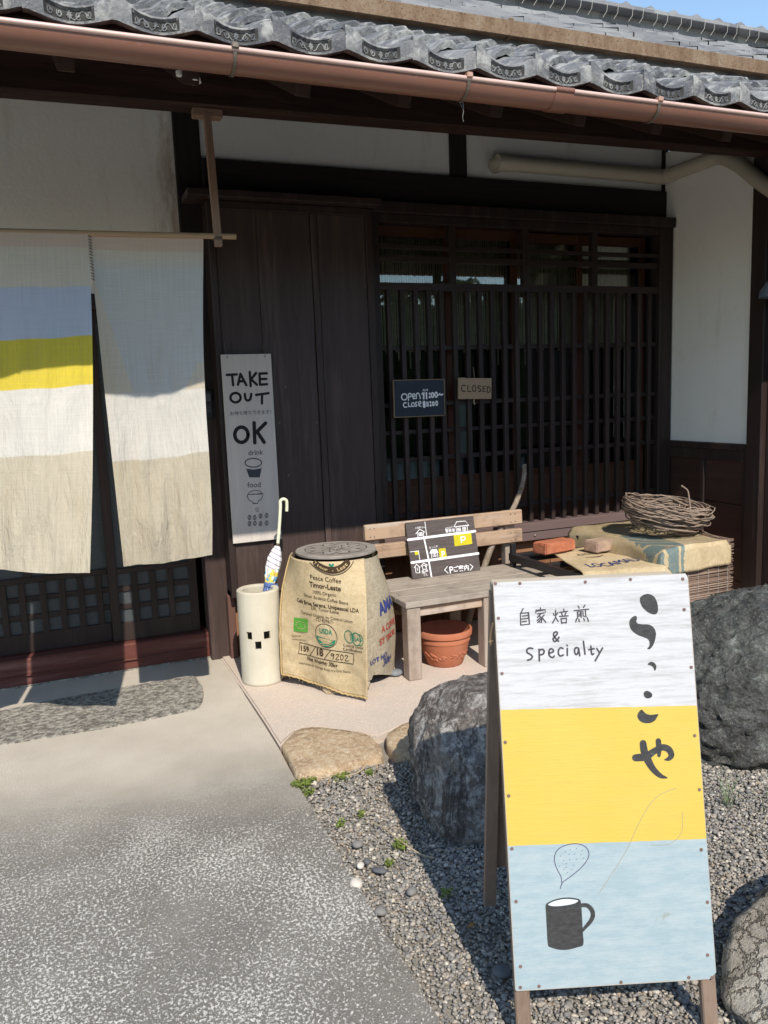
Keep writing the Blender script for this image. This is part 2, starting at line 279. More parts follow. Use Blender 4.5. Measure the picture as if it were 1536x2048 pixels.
DATA = {'A_blobs':[[(0.3444,0.8679),(0.3479,0.8741),(0.3577,0.8785),(0.3679,0.8784),(0.3782,0.8727),(0.3842,0.8612),(0.3863,0.8473),(0.3847,0.8362),(0.3791,0.8308),(0.3697,0.832),(0.3587,0.8385),(0.3492,0.849),(0.345,0.8593)],[(0.3269,0.8284),(0.3334,0.8285),(0.3345,0.8225),(0.3325,0.8162),(0.336,0.8112),(0.3472,0.8089),(0.3623,0.8074),(0.3731,0.7995),(0.3771,0.7863),(0.3741,0.7715),(0.3683,0.7588),(0.3602,0.7507),(0.3538,0.7514),(0.3588,0.7574),(0.3602,0.7666),(0.3562,0.7742),(0.3452,0.7796),(0.3323,0.7854),(0.3198,0.7964),(0.3154,0.8096),(0.3177,0.8207)],[(0.3521,0.7152),(0.3581,0.7204),(0.3656,0.7201),(0.3716,0.7142),(0.3727,0.7079),(0.37,0.7014),(0.3669,0.7004),(0.3664,0.7045),(0.363,0.7099),(0.3576,0.7131)],[(0.3379,0.6466),(0.341,0.6531),(0.3479,0.6546),(0.3551,0.6505),(0.3585,0.6456),(0.3562,0.6395),(0.3485,0.6369),(0.3412,0.6395)],[(0.3299,0.6122),(0.3342,0.6094),(0.3405,0.6028),(0.3497,0.5994),(0.361,0.5996),(0.3696,0.5999),(0.3662,0.5931),(0.3599,0.585),(0.3484,0.5805),(0.3353,0.5811),(0.3255,0.586),(0.3201,0.5954),(0.3218,0.6038)]],'A_ya':[[(0.3093,0.503,0.0165),(0.3337,0.5047,0.0176),(0.3532,0.5153,0.0147),(0.3725,0.5234,0.0147),(0.3872,0.519,0.0154),(0.3938,0.506,0.0139),(0.3875,0.4972,0.0103),(0.378,0.4951,0.0037)],[(0.3291,0.5348,0.0161),(0.3308,0.5165,0.0176),(0.337,0.498,0.0183),(0.3485,0.4756,0.0147),(0.3643,0.4595,0.011),(0.3788,0.4541,0.0037)],[(0.3653,0.5384,0.0132),(0.3657,0.522,0.0125),(0.3645,0.5056,0.0081)]],'A_latin':[[(0.0844,0.765),(0.0769,0.7665),(0.0711,0.763),(0.0707,0.7564),(0.078,0.7517),(0.0825,0.7466),(0.0784,0.7406),(0.0708,0.7387)],[(0.0992,0.7624),(0.0984,0.7359)],[(0.0998,0.7606),(0.1074,0.762),(0.1109,0.7575),(0.1079,0.751),(0.0999,0.7495)],[(0.1218,0.7521),(0.1325,0.7553),(0.131,0.7609),(0.1254,0.7619),(0.1221,0.7558),(0.1226,0.7466),(0.1299,0.7418),(0.1338,0.7453)],[(0.1555,0.7616),(0.15,0.7637),(0.1448,0.7584),(0.1442,0.7492),(0.1488,0.7446),(0.1553,0.7468)],[(0.1656,0.7611),(0.1646,0.7453)],[(0.1653,0.7689),(0.166,0.7677)],[(0.1911,0.761),(0.1856,0.762),(0.1821,0.7548),(0.1846,0.7465),(0.1893,0.7489),(0.1922,0.7598)],[(0.1922,0.7598),(0.1938,0.7431)],[(0.2045,0.7759),(0.2064,0.7462)],[(0.2214,0.764),(0.2221,0.7455),(0.2267,0.746)],[(0.216,0.7561),(0.2286,0.7577)],[(0.235,0.7578),(0.2404,0.7483)],[(0.2486,0.7583),(0.2294,0.7296)],[(0.146,0.7787),(0.1365,0.7902),(0.1359,0.7977),(0.1421,0.8011),(0.1444,0.7965),(0.1384,0.7901),(0.1336,0.7848),(0.137,0.7784),(0.1436,0.7825),(0.1477,0.7879)]],'A_kanji':[[(0.0673,0.8584),(0.061,0.8475)],[(0.0603,0.8476),(0.0595,0.8205)],[(0.0603,0.8476),(0.0791,0.8485),(0.0802,0.8218),(0.0606,0.8205)],[(0.0644,0.8411),(0.0776,0.8419)],[(0.0629,0.8344),(0.078,0.8356)],[(0.0633,0.8278),(0.0731,0.8288)],[(0.1079,0.8583),(0.1083,0.8516)],[(0.0967,0.847),(0.097,0.8522),(0.1197,0.8533),(0.1186,0.8474)],[(0.1003,0.8446),(0.1155,0.8461)],[(0.1078,0.8442),(0.0998,0.8364)],[(0.1046,0.8399),(0.1102,0.833),(0.1085,0.8242),(0.1037,0.8259)],[(0.1065,0.8354),(0.0986,0.8291)],[(0.1078,0.8316),(0.0999,0.8246)],[(0.1159,0.8412),(0.1111,0.8366)],[(0.1103,0.8359),(0.1187,0.8244)],[(0.1379,0.8439),(0.1395,0.839)],[(0.1486,0.8453),(0.1445,0.8399)],[(0.1436,0.8511),(0.1426,0.8344),(0.1347,0.8218)],[(0.1433,0.8337),(0.1481,0.8249)],[(0.163,0.8528),(0.1631,0.8483)],[(0.1531,0.8458),(0.1713,0.8472)],[(0.1575,0.843),(0.1587,0.8381)],[(0.1673,0.8437),(0.1647,0.8382)],[(0.1518,0.8362),(0.1722,0.8368)],[(0.1552,0.8309),(0.156,0.8197)],[(0.1552,0.8309),(0.168,0.8314),(0.1666,0.8203)],[(0.1561,0.8212),(0.1667,0.8214)],[(0.1972,0.8579),(0.1996,0.8533)],[(0.2136,0.8598),(0.2095,0.8544)],[(0.1872,0.848),(0.2213,0.8501)],[(0.1945,0.845),(0.1944,0.8302)],[(0.1953,0.8446),(0.2029,0.8454),(0.2028,0.8316)],[(0.1949,0.8394),(0.2025,0.8398)],[(0.1947,0.835),(0.2026,0.8357)],[(0.2078,0.8455),(0.2078,0.8344)],[(0.2135,0.8467),(0.2141,0.8318),(0.2108,0.8331)],[(0.192,0.8291),(0.1893,0.8218)],[(0.1972,0.8274),(0.1976,0.8215)],[(0.2086,0.8291),(0.2102,0.8238)],[(0.217,0.8302),(0.2195,0.8219)]],'A_mug':[(0.0801,0.1842),(0.087,0.1908),(0.1024,0.1962),(0.1242,0.1991),(0.1456,0.1971),(0.1584,0.193),(0.1614,0.1866),(0.1621,0.1638),(0.1617,0.1224),(0.1611,0.0935),(0.1474,0.0881),(0.1257,0.084),(0.1042,0.0853),(0.0853,0.0917),(0.0801,0.0982),(0.0795,0.1312),(0.0798,0.1643)],'A_mugtop':[(0.0867,0.1867),(0.1022,0.1929),(0.124,0.1958),(0.1433,0.1939),(0.1552,0.1903),(0.1449,0.1846),(0.1231,0.1817),(0.1015,0.1813),(0.0895,0.1836)],'A_handle':[(0.1601,0.1796,0.0086),(0.1748,0.1788,0.0095),(0.1849,0.1687,0.0103),(0.1871,0.1561,0.0103),(0.1812,0.144,0.0095),(0.1696,0.1323,0.0078),(0.16,0.1233,0.0069)],'A_leaf':[(0.1203,0.2284),(0.1192,0.2452),(0.1116,0.2623),(0.1066,0.2793),(0.1084,0.2959),(0.1179,0.308),(0.1357,0.3154),(0.1575,0.3171),(0.1746,0.3124),(0.1848,0.3022),(0.1862,0.2895),(0.1787,0.2753),(0.1625,0.2595),(0.1399,0.244),(0.1219,0.2325),(0.1159,0.2195)],'A_dots':[(0.1437,0.3044),(0.1589,0.3057),(0.1717,0.3008),(0.1326,0.3009),(0.1212,0.2919),(0.1409,0.2941),(0.1539,0.2942),(0.1681,0.2926),(0.1736,0.284),(0.127,0.2811),(0.1414,0.2824),(0.1575,0.2827),(0.1168,0.2695),(0.1331,0.2736),(0.1493,0.2694),(0.1326,0.2666),(0.1453,0.2604),(0.134,0.2539),(0.1267,0.2615)],'A_nails':[(0.0057,0.9196),(0.0632,0.9174),(0.2178,0.9137),(0.3252,0.9148),(0.4498,0.9103),(0.008,0.8389),(0.448,0.8384),(0.0094,0.7108),(0.4549,0.7036),(0.0081,0.5537),(0.4516,0.5464),(0.0093,0.4324),(0.4535,0.423),(0.01,0.3138),(0.4478,0.2878),(0.0128,0.1963),(0.4535,0.1701),(0.0149,0.0535),(0.4452,0.0535),(0.0118,0.0078),(0.0545,0.0078),(0.242,0.0057),(0.3983,0.0067),(0.4518,0.0032)],'A_bandv':[(0.0011,0.6279),(0.4627,0.6151),(0.0008,0.3202),(0.4649,0.3113)],'A_frame':[0.8569,-2.9861,0.1,-0.3555,0.2189,0.0,0.4631,0.9234],'T_bold':[[(0.0245,0.8949),(0.0771,0.8961)],[(0.0527,0.8942),(0.0544,0.841)],[(0.0969,0.8981),(0.0804,0.8427)],[(0.0969,0.8981),(0.1244,0.8388)],[(0.0866,0.8593),(0.1127,0.8605)],[(0.147,0.9069),(0.1476,0.8329)],[(0.1808,0.901),(0.1479,0.8636)],[(0.1549,0.8659),(0.1812,0.8396)],[(0.199,0.8979),(0.1981,0.839)],[(0.199,0.8969),(0.2388,0.8979)],[(0.1988,0.8683),(0.2344,0.8683)],[(0.1981,0.839),(0.2364,0.8404)],[(0.09,0.7746),(0.0882,0.7671),(0.0839,0.7604),(0.0776,0.7553),(0.0698,0.7521),(0.0614,0.7512),(0.0532,0.7527),(0.0459,0.7565),(0.0404,0.7621),(0.037,0.7691),(0.0362,0.7766),(0.038,0.7841),(0.0422,0.7908),(0.0485,0.7959),(0.0562,0.7991),(0.0646,0.8),(0.0728,0.7985),(0.0801,0.7948),(0.0858,0.7892),(0.0891,0.7822),(0.09,0.7746)],[(0.1136,0.7932),(0.1156,0.7675),(0.1271,0.7579),(0.1418,0.7665),(0.1476,0.792)],[(0.1736,0.7859),(0.2421,0.7928)],[(0.2066,0.7873),(0.2026,0.7394)]],'T_ok':[[(0.1172,0.5777),(0.1147,0.5653),(0.1089,0.5544),(0.1004,0.5459),(0.0901,0.5407),(0.079,0.5394),(0.0682,0.542),(0.0586,0.5483),(0.0514,0.5576),(0.0471,0.5691),(0.0462,0.5816),(0.0487,0.5939),(0.0545,0.6048),(0.0629,0.6132),(0.0731,0.6184),(0.0842,0.6198),(0.095,0.6173),(0.1046,0.6111),(0.1119,0.6018),(0.1163,0.5903),(0.1172,0.5777)],[(0.1539,0.6396),(0.151,0.5331)],[(0.2165,0.635),(0.1613,0.5873)],[(0.1669,0.5922),(0.2017,0.5328)]],'T_thin':[[(0.1816,0.4236),(0.1789,0.4164),(0.1721,0.4103),(0.1617,0.4058),(0.1489,0.4033),(0.1349,0.4031),(0.121,0.4052),(0.1087,0.4095),(0.0991,0.4153),(0.0932,0.4223),(0.0915,0.4297),(0.0941,0.4368),(0.1009,0.4429),(0.1111,0.4475),(0.1239,0.45),(0.1378,0.4502),(0.1517,0.4481),(0.1641,0.4439),(0.1738,0.4381),(0.1798,0.431),(0.1816,0.4236)],[(0.0954,0.2584),(0.091,0.2482),(0.1014,0.2261),(0.1195,0.2165),(0.1206,0.2085),(0.1483,0.206),(0.149,0.2166),(0.1686,0.2283),(0.1778,0.2462),(0.1784,0.2557),(0.0938,0.2585)],[(0.0984,0.2634),(0.1097,0.2731),(0.1367,0.2788),(0.1631,0.2714),(0.1731,0.2583)],[(0.1045,0.1326),(0.1031,0.1266),(0.0999,0.1224),(0.0958,0.1211),(0.0919,0.1231),(0.0893,0.1279),(0.0886,0.1341),(0.09,0.1401),(0.0932,0.1443),(0.0973,0.1455),(0.1012,0.1435),(0.1039,0.1388),(0.1045,0.1326)],[(0.1328,0.1299),(0.1314,0.1239),(0.1282,0.1197),(0.1241,0.1184),(0.1202,0.1204),(0.1175,0.1252),(0.1168,0.1314),(0.1183,0.1374),(0.1215,0.1416),(0.1256,0.1429),(0.1295,0.1409),(0.1322,0.1361),(0.1328,0.1299)],[(0.1656,0.1349),(0.1641,0.1288),(0.1609,0.1246),(0.1567,0.1233),(0.1528,0.1254),(0.1501,0.1301),(0.1494,0.1364),(0.1509,0.1424),(0.1541,0.1466),(0.1582,0.1479),(0.1622,0.1459),(0.1648,0.1411),(0.1656,0.1349)],[(0.1997,0.1344),(0.1983,0.1283),(0.195,0.1241),(0.1909,0.1228),(0.1869,0.1248),(0.1842,0.1296),(0.1835,0.1359),(0.185,0.1419),(0.1882,0.1461),(0.1924,0.1474),(0.1963,0.1454),(0.199,0.1406),(0.1997,0.1344)],[(0.103,0.099),(0.1015,0.093),(0.0983,0.0888),(0.0942,0.0876),(0.0903,0.0896),(0.0877,0.0944),(0.087,0.1006),(0.0885,0.1066),(0.0917,0.1108),(0.0958,0.112),(0.0996,0.11),(0.1023,0.1052),(0.103,0.099)],[(0.1319,0.0978),(0.1305,0.0918),(0.1273,0.0876),(0.1231,0.0863),(0.1192,0.0884),(0.1166,0.0931),(0.1159,0.0994),(0.1173,0.1054),(0.1206,0.1096),(0.1247,0.1109),(0.1286,0.1088),(0.1312,0.1041),(0.1319,0.0978)],[(0.163,0.0932),(0.1615,0.0871),(0.1583,0.0829),(0.1542,0.0817),(0.1502,0.0837),(0.1476,0.0885),(0.1469,0.0947),(0.1483,0.1008),(0.1515,0.105),(0.1557,0.1063),(0.1596,0.1042),(0.1623,0.0994),(0.163,0.0932)],[(0.1972,0.0931),(0.1958,0.087),(0.1925,0.0828),(0.1884,0.0815),(0.1844,0.0836),(0.1817,0.0884),(0.181,0.0947),(0.1825,0.1007),(0.1857,0.1049),(0.1899,0.1062),(0.1938,0.1042),(0.1965,0.0994),(0.1972,0.0931)],[(0.0986,0.1406),(0.095,0.126)],[(0.1269,0.138),(0.1233,0.1233)],[(0.1596,0.1429),(0.1559,0.1283)],[(0.1937,0.1425),(0.1901,0.1277)],[(0.097,0.1071),(0.0934,0.0925)],[(0.126,0.1059),(0.1224,0.0912)],[(0.157,0.1013),(0.1534,0.0866)],[(0.1912,0.1012),(0.1876,0.0865)]],'T_cup':[(0.091,0.4141),(0.0963,0.398),(0.1341,0.39),(0.176,0.3939),(0.1833,0.4076),(0.1666,0.3454),(0.1092,0.3497)],'T_text':[(0.0286,0.6852),(0.2501,0.6845),(0.1124,0.4686),(0.194,0.4686),(0.0962,0.2964),(0.1688,0.2938),(0.1305,0.1606),(0.1532,0.1628)],'M_frame':[1.7852,-0.4149,0.42,0.0032,0.2338,0.0,0.4297,0.3156],'M_wide':[[(-0.0074,0.2203),(0.4283,0.2258)],[(0.0059,0.092),(0.431,0.0968)]],'M_mid':[[(0.1005,0.2165),(0.1113,0.1005)],[(0.1112,0.0895),(0.1151,0.0008)]],'M_thin':[[(0.1186,0.3104),(0.1188,0.227)],[(0.0069,0.1521),(0.058,0.152)],[(0.0563,0.1508),(0.0572,0.1039)],[(0.0537,0.2489),(0.0812,0.2724),(0.1116,0.2513)],[(0.0655,0.2574),(0.0638,0.2244)],[(0.1008,0.2566),(0.0991,0.2235)],[(0.0721,0.2512),(0.092,0.252),(0.0928,0.2366),(0.073,0.2359),(0.0721,0.2512)],[(0.0828,0.2515),(0.0827,0.2363)],[(0.0717,0.2438),(0.093,0.2441)],[(0.2944,0.2638),(0.3173,0.2912),(0.3725,0.2901),(0.3925,0.264),(0.2944,0.2638)],[(0.3087,0.261),(0.3062,0.2316)],[(0.3795,0.2625),(0.3796,0.2313)],[(0.3148,0.2533),(0.3354,0.2541),(0.3351,0.2372),(0.3146,0.2372),(0.3148,0.2533)],[(0.3253,0.2537),(0.3246,0.2368)],[(0.3145,0.2449),(0.3357,0.2453)],[(0.3488,0.2547),(0.3688,0.255),(0.3684,0.2375),(0.3482,0.2378),(0.3488,0.2547)],[(0.3592,0.2545),(0.3583,0.2377)],[(0.3485,0.2463),(0.3691,0.2465)],[(0.1233,0.131),(0.135,0.1491),(0.1673,0.1497),(0.1755,0.1321),(0.1233,0.131)],[(0.1323,0.13),(0.1317,0.1051)],[(0.1702,0.1313),(0.17,0.105)],[(0.1417,0.1253),(0.1607,0.1254),(0.1602,0.1116),(0.141,0.1121),(0.1417,0.1253)],[(0.1515,0.1256),(0.1508,0.1118)],[(0.0167,0.062),(0.0341,0.0791),(0.0525,0.0605)],[(0.0231,0.0654),(0.0244,0.0324),(0.0468,0.0311),(0.047,0.0639)],[(0.0344,0.0599),(0.0352,0.0448)],[(0.059,0.0639),(0.0766,0.0811),(0.1004,0.0673)],[(0.0659,0.07),(0.0686,0.0463),(0.0913,0.0463),(0.0912,0.0711)],[(0.0717,0.0679),(0.0853,0.0682),(0.0863,0.0579)],[(0.2214,0.0449),(0.2003,0.0279),(0.2205,0.0074)],[(0.3651,0.0407),(0.3819,0.0261),(0.3616,0.0073)]],'M_yel':[[(0.2862,0.2196),(0.4002,0.2201),(0.3984,0.1556),(0.2842,0.1532)],[(0.1798,0.1511),(0.2245,0.1504),(0.2262,0.0986),(0.1811,0.0968)],[(0.0309,0.1522),(0.0567,0.1535),(0.0538,0.1332),(0.0338,0.1299)]],'M_P':[[(0.3308,0.2023),(0.3292,0.17)],[(0.3306,0.2009),(0.3513,0.2016),(0.3578,0.1924),(0.3486,0.1835),(0.331,0.1825)],[(0.1987,0.1323),(0.1979,0.106)],[(0.1986,0.1318),(0.2109,0.1316),(0.2144,0.1236),(0.2088,0.1173),(0.1989,0.117)],[(0.2345,0.0392),(0.2345,0.0071)],[(0.2344,0.0386),(0.2485,0.0389),(0.2525,0.0301),(0.2462,0.0233),(0.2345,0.0224)]],'M_text':[(0.0531,0.2766),(0.1152,0.276),(0.2397,0.2538),(0.2937,0.2596),(0.2373,0.2372),(0.2984,0.238),(0.124,0.1572),(0.178,0.1597),(0.0579,0.0242),(0.1003,0.0246),(0.068,0.0107),(0.0937,0.0103),(0.2586,0.0126),(0.3544,0.0124)]}

DARK = wood('dark_stained_wood', (.042, .028, .025), (.015, .010, .0092), 'z', .45, wear=(.06, .041, .036), bump=.0006)
DARKX = wood('dark_stained_wood_level', (.042, .028, .025), (.015, .010, .0092), 'x', .45, wear=(.06, .041, .036), bump=.0006)
PLANK = wood('weathered_dark_plank', (.072, .049, .044), (.022, .0152, .0142), 'z', .45, wear=(.105, .072, .064), bump=.0009)
BLACKW = wood('old_black_wood', (.03, .022, .02), (.012, .009, .009), 'x', .75)
BLACKZ = wood('old_black_post', (.03, .022, .02), (.012, .009, .009), 'z', .75)
REDX = wood('red_brown_wood', (.15, .052, .04), (.075, .024, .02), 'x', .55, wear=(.2, .1, .085))
CEDAR = wood('bare_cedar', (.33, .17, .09), (.16, .065, .032), 'z', .75)
CEDARX = wood('aged_cedar_level', (.13, .062, .034), (.04, .017, .01), 'x', .7)
EAVEW = wood('eave_timber', (.04, .018, .013), (.014, .007, .005), 'x', .7, wear=(.06, .029, .021))
EAVEY = wood('rafter_timber', (.045, .023, .016), (.016, .008, .006), 'y', .7)
GREYW = wood('grey_weathered_plank', (.47, .41, .35), (.21, .17, .135), 'x', .8, bump=.0012, dirt=(.1, .08, .065))
BROWNX = wood('worn_brown_plank', (.46, .32, .22), (.19, .11, .068), 'x', .78, wear=(.5, .43, .37), bump=.0014, dirt=(.13, .085, .06), grain=1.25)
BROWNZ = wood('worn_brown_leg', (.37, .3, .245), (.15, .105, .08), 'z', .78, wear=(.43, .39, .35), bump=.0014, dirt=(.13, .095, .07), grain=1.25)
LEGW = wood('sign_frame_wood', (.3, .22, .17), (.11, .07, .048), 'z', .75)
BAMB = wood('bamboo_rod', (.45, .3, .17), (.28, .17, .09), 'x', .5)
def m_plaster():
    k = Mat('white_plaster', .9, .1); n = k.noise(3, 6, .6); n2 = k.noise(60, 4); z = k.sep()
    c = k.ramp(k.noise(1.4, 5, .6), [(.3, (.82, .795, .74)), (.75, (.88, .865, .82))])
    st = k.ramp(k.noise(5, 6, .7, k.map((1.6, 1.6, .3))), [(.58, 0), (.78, 1)])
    c = k.mix(k.math('MULTIPLY', st, .4), c, (.5, .42, .33)); ed = k.math('SUBTRACT', 1.0, k.math('MULTIPLY', k.math('ABSOLUTE', k.math('ADD', k.sep()[0], 1.2)), 6.5), clamp=True); c = k.mix(k.math('MULTIPLY', ed, k.ramp(k.noise(9, 6, .75, k.map((1.5, 1.5, .35))), [(.42, 0), (.62, .75)])), c, (.36, .25, .16)); fl_ = k.ramp(k.noise(45, 3, .6), [(.74, 0), (.78, 1)]); c = k.mix(k.math('MULTIPLY', fl_, .5), c, (.3, .25, .2)); hc = k.voro(1.7, k.mix(.15, k.obj, k.noise(4, 5, .7, col=True)), 'DISTANCE_TO_EDGE'); c = k.mix(k.ramp(hc, [(0, .12), (.002, 0)]), c, (.35, .3, .25))
    k.color(c); k.bump(k.math('ADD', n, k.math('MULTIPLY', n2, .3)), .006, .7); return k.m
PLASTER = m_plaster()
def m_tile():
    k = Mat('grey_clay_tile', .75, .3); r = k.rnd(); lo = k.comb(k.math('MULTIPLY', r, 31), k.math('MULTIPLY', r, 57), k.math('MULTIPLY', r, 17))
    v = k.map((1, 1, 1), lo); n = k.noise(14, 7, .7, v); n2 = k.noise(48, 4, .6, v); n3 = k.noise(5, 3, .5, v)
    c = k.ramp(k.math('ADD', n3, k.math('MULTIPLY', k.math('SUBTRACT', r, .5), .35)), [(.3, (.085, .087, .096)), (.7, (.2, .2, .2))])
    c = k.mix(k.ramp(n, [(.48, 0), (.62, .85)]), c, (.37, .365, .34)); n4 = k.noise(110, 4, .8, v); c = k.mix(k.ramp(n4, [(.58, 0), (.66, .4)]), c, (.48, .47, .44)); c = k.mix(k.ramp(n2, [(.56, 0), (.75, .6)]), c, (.06, .058, .055))
    k.color(c); k.bump(k.math('ADD', n, k.math('MULTIPLY', n2, .6)), .008, 1); return k.m
TILE = m_tile()
DARKCLAY = plain('dark_clay', (.055, .053, .05), .9, .1, .5, 60)  # darker clay for the sunk panels of the eave tiles
def m_far_tile():
    k = Mat('far_roof_tile', .7, .35); n = k.noise(3, 5, .7, k.map((1, 3, 3))); n2 = k.noise(30, 4)
    b = k.voro(1, k.map((3.2, 5, 0)), out='Color')
    c = k.mix(.5, k.ramp(n, [(.35, (.13, .135, .15)), (.7, (.27, .27, .275))]), k.ramp(b, [(.2, (.11, .115, .13)), (.8, (.3, .3, .3))]))
    k.color(c); k.bump(n2, .003, .6); return k.m
FARTILE = m_far_tile()
def m_gutter():
    k = Mat('brown_gutter_enamel', .33, .5); n = k.noise(4, 4, .6, k.map((.3, 4, 4))); n2 = k.noise(70, 4)
    c = k.ramp(n, [(.3, (.19, .086, .056)), (.75, (.26, .12, .08))]); c = k.mix(k.ramp(n2, [(.66, 0), (.8, .5)]), c, (.32, .22, .18))
    k.color(c); k.rough(k.ramp(n2, [(.3, .28), (.8, .5)])); return k.m
GUTTER = m_gutter()
BEAD = plain('worn_gutter_rim', (.62, .42, .35), .3, .6, .1, 20)
COPPER = plain('copper_clip', (.6, .33, .22), .4, .5, .15, 40, .6)
STRAP = plain('dull_steel_strap', (.16, .13, .1), .5, .5, .3, 40, .4)
def m_rust():
    k = Mat('rusty_sheet', .8, .3); n = k.noise(16, 7, .75, k.map((1, 1, .35))); n2 = k.noise(90, 4, .7)
    c = k.ramp(n, [(.3, (.11, .06, .032)), (.55, (.2, .135, .085)), (.75, (.25, .2, .145))]); c = k.mix(k.ramp(n2, [(.55, 0), (.66, .9)]), c, (.06, .028, .018))
    k.color(c); k.bump(n2, .001, 1); return k.m
RUST = m_rust()
def m_glass(name, rough=.02, tint=(.86, .9, .88), bumpy=0):
    k = Mat(name); n = k.n; n.remove(k.b)
    g = n.new('ShaderNodeBsdfGlossy'); g.inputs['Roughness'].default_value = rough; g.inputs['Color'].default_value = (1, 1, 1, 1)
    t = n.new('ShaderNodeBsdfTransparent'); t.inputs['Color'].default_value = (*tint, 1)
    f = n.new('ShaderNodeFresnel'); f.inputs['IOR'].default_value = 1.55; mx = n.new('ShaderNodeMixShader')
    f2 = k.math('MULTIPLY', f.outputs[0], 1.25, clamp=True)
    k.l.new(f2, mx.inputs[0]); k.l.new(t.outputs[0], mx.inputs[1]); k.l.new(g.outputs[0], mx.inputs[2]); k.l.new(mx.outputs[0], n['Material Output'].inputs[0])
    b = n.new('ShaderNodeBump'); b.inputs['Distance'].default_value = .001; b.inputs['Strength'].default_value = bumpy if bumpy else .08
    k.put(b.inputs['Height'], k.noise(110 if bumpy else 6, 3)); k.l.new(b.outputs[0], g.inputs['Normal']); k.l.new(b.outputs[0], f.inputs['Normal']); return k.m
GLASS = m_glass('window_glass')
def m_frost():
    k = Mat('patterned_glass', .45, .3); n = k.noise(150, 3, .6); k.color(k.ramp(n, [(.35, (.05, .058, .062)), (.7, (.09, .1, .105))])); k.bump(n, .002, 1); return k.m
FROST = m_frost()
def m_path():
    k = Mat('old_concrete', .9, .2); p = k.sep(); y = p[1]; x = p[0]
    wob = k.math('ADD', k.math('MULTIPLY', k.noise(1.5, 5, .6), .55), k.math('MULTIPLY', x, .09))
    old = k.ramp(k.math('ADD', k.math('MULTIPLY', y, -1), wob), [(0, 0), (1, 0)])
    d = k.math('SUBTRACT', k.math('MULTIPLY', y, -1), wob)           # metres from the door, wavering
    fo = k.n.new('ShaderNodeMapRange'); k.put(fo.inputs[0], d); fo.inputs[1].default_value = .85; fo.inputs[2].default_value = 1.5; fo = fo.outputs[0]
    fw = k.n.new('ShaderNodeMapRange'); k.put(fw.inputs[0], d); fw.inputs[1].default_value = 1.05; fw.inputs[2].default_value = 1.7; fw = fw.outputs[0]
    n = k.noise(60, 6, .7); n2 = k.noise(210, 3, .7); n3 = k.noise(3.5, 5, .65); sp = k.noise(118, 6, .78, k.map((1, .85, 1)), .2); big = k.noise(2.2, 4, .6)
    new = k.mix(k.ramp(n2, [(.38, 0), (.64, 1)]), (.52, .465, .385), (.74, .67, .575)); new = k.mix(k.math('MULTIPLY', k.ramp(n3, [(.35, 1), (.7, 0)]), .4), new, (.4, .345, .28))
    dk = k.mix(k.ramp(n2, [(.35, 0), (.65, 1)]), (.18, .165, .143), (.28, .256, .223)); dk = k.mix(k.ramp(n3, [(.45, 0), (.75, .7)]), dk, (.36, .335, .295))
    th = k.math('ADD', k.math('MULTIPLY', k.math('SUBTRACT', big, .5), -.2), .492)
    ss = k.math('MULTIPLY', k.math('SUBTRACT', sp, th), 24, clamp=True)
    old = k.mix(k.math('MULTIPLY', k.math('MULTIPLY', ss, fw), .95), dk, k.mix(n2, (.62, .585, .525), (.86, .825, .765)))
    gr_ = k.ramp(k.noise(330, 3, .8), [(.38, .35), (.5, 0)]); c = k.mix(gr_, k.mix(fo, new, old), (.11, .1, .085)); cr = k.voro(.55, k.mix(.06, k.map((1, 1, 1), (.3, .37, 0)), k.noise(4, 4, .7, col=True)), 'DISTANCE_TO_EDGE')
    
    k.color(c); h = k.math('ADD', k.math('MULTIPLY', n, .5), k.math('MULTIPLY', k.math('MULTIPLY', ss, fw), .8)); k.bump(k.math('ADD', h, n2), .0035, 1); return k.m
CONC = m_path()
def m_terrace():
    k = Mat('pinkish_concrete', .9, .2); n = k.noise(190, 4, .7); n2 = k.noise(5, 5, .65); n3 = k.noise(40, 5, .6)
    c = k.mix(k.ramp(n, [(.36, 0), (.64, 1)]), (.46, .38, .315), (.7, .59, .505)); c = k.mix(k.math('MULTIPLY', k.ramp(n2, [(.4, 0), (.7, 1)]), .45), c, (.5, .455, .395))
    k.color(c); k.bump(k.math('ADD', n, n3), .0025, .8); return k.m
TERR = m_terrace()
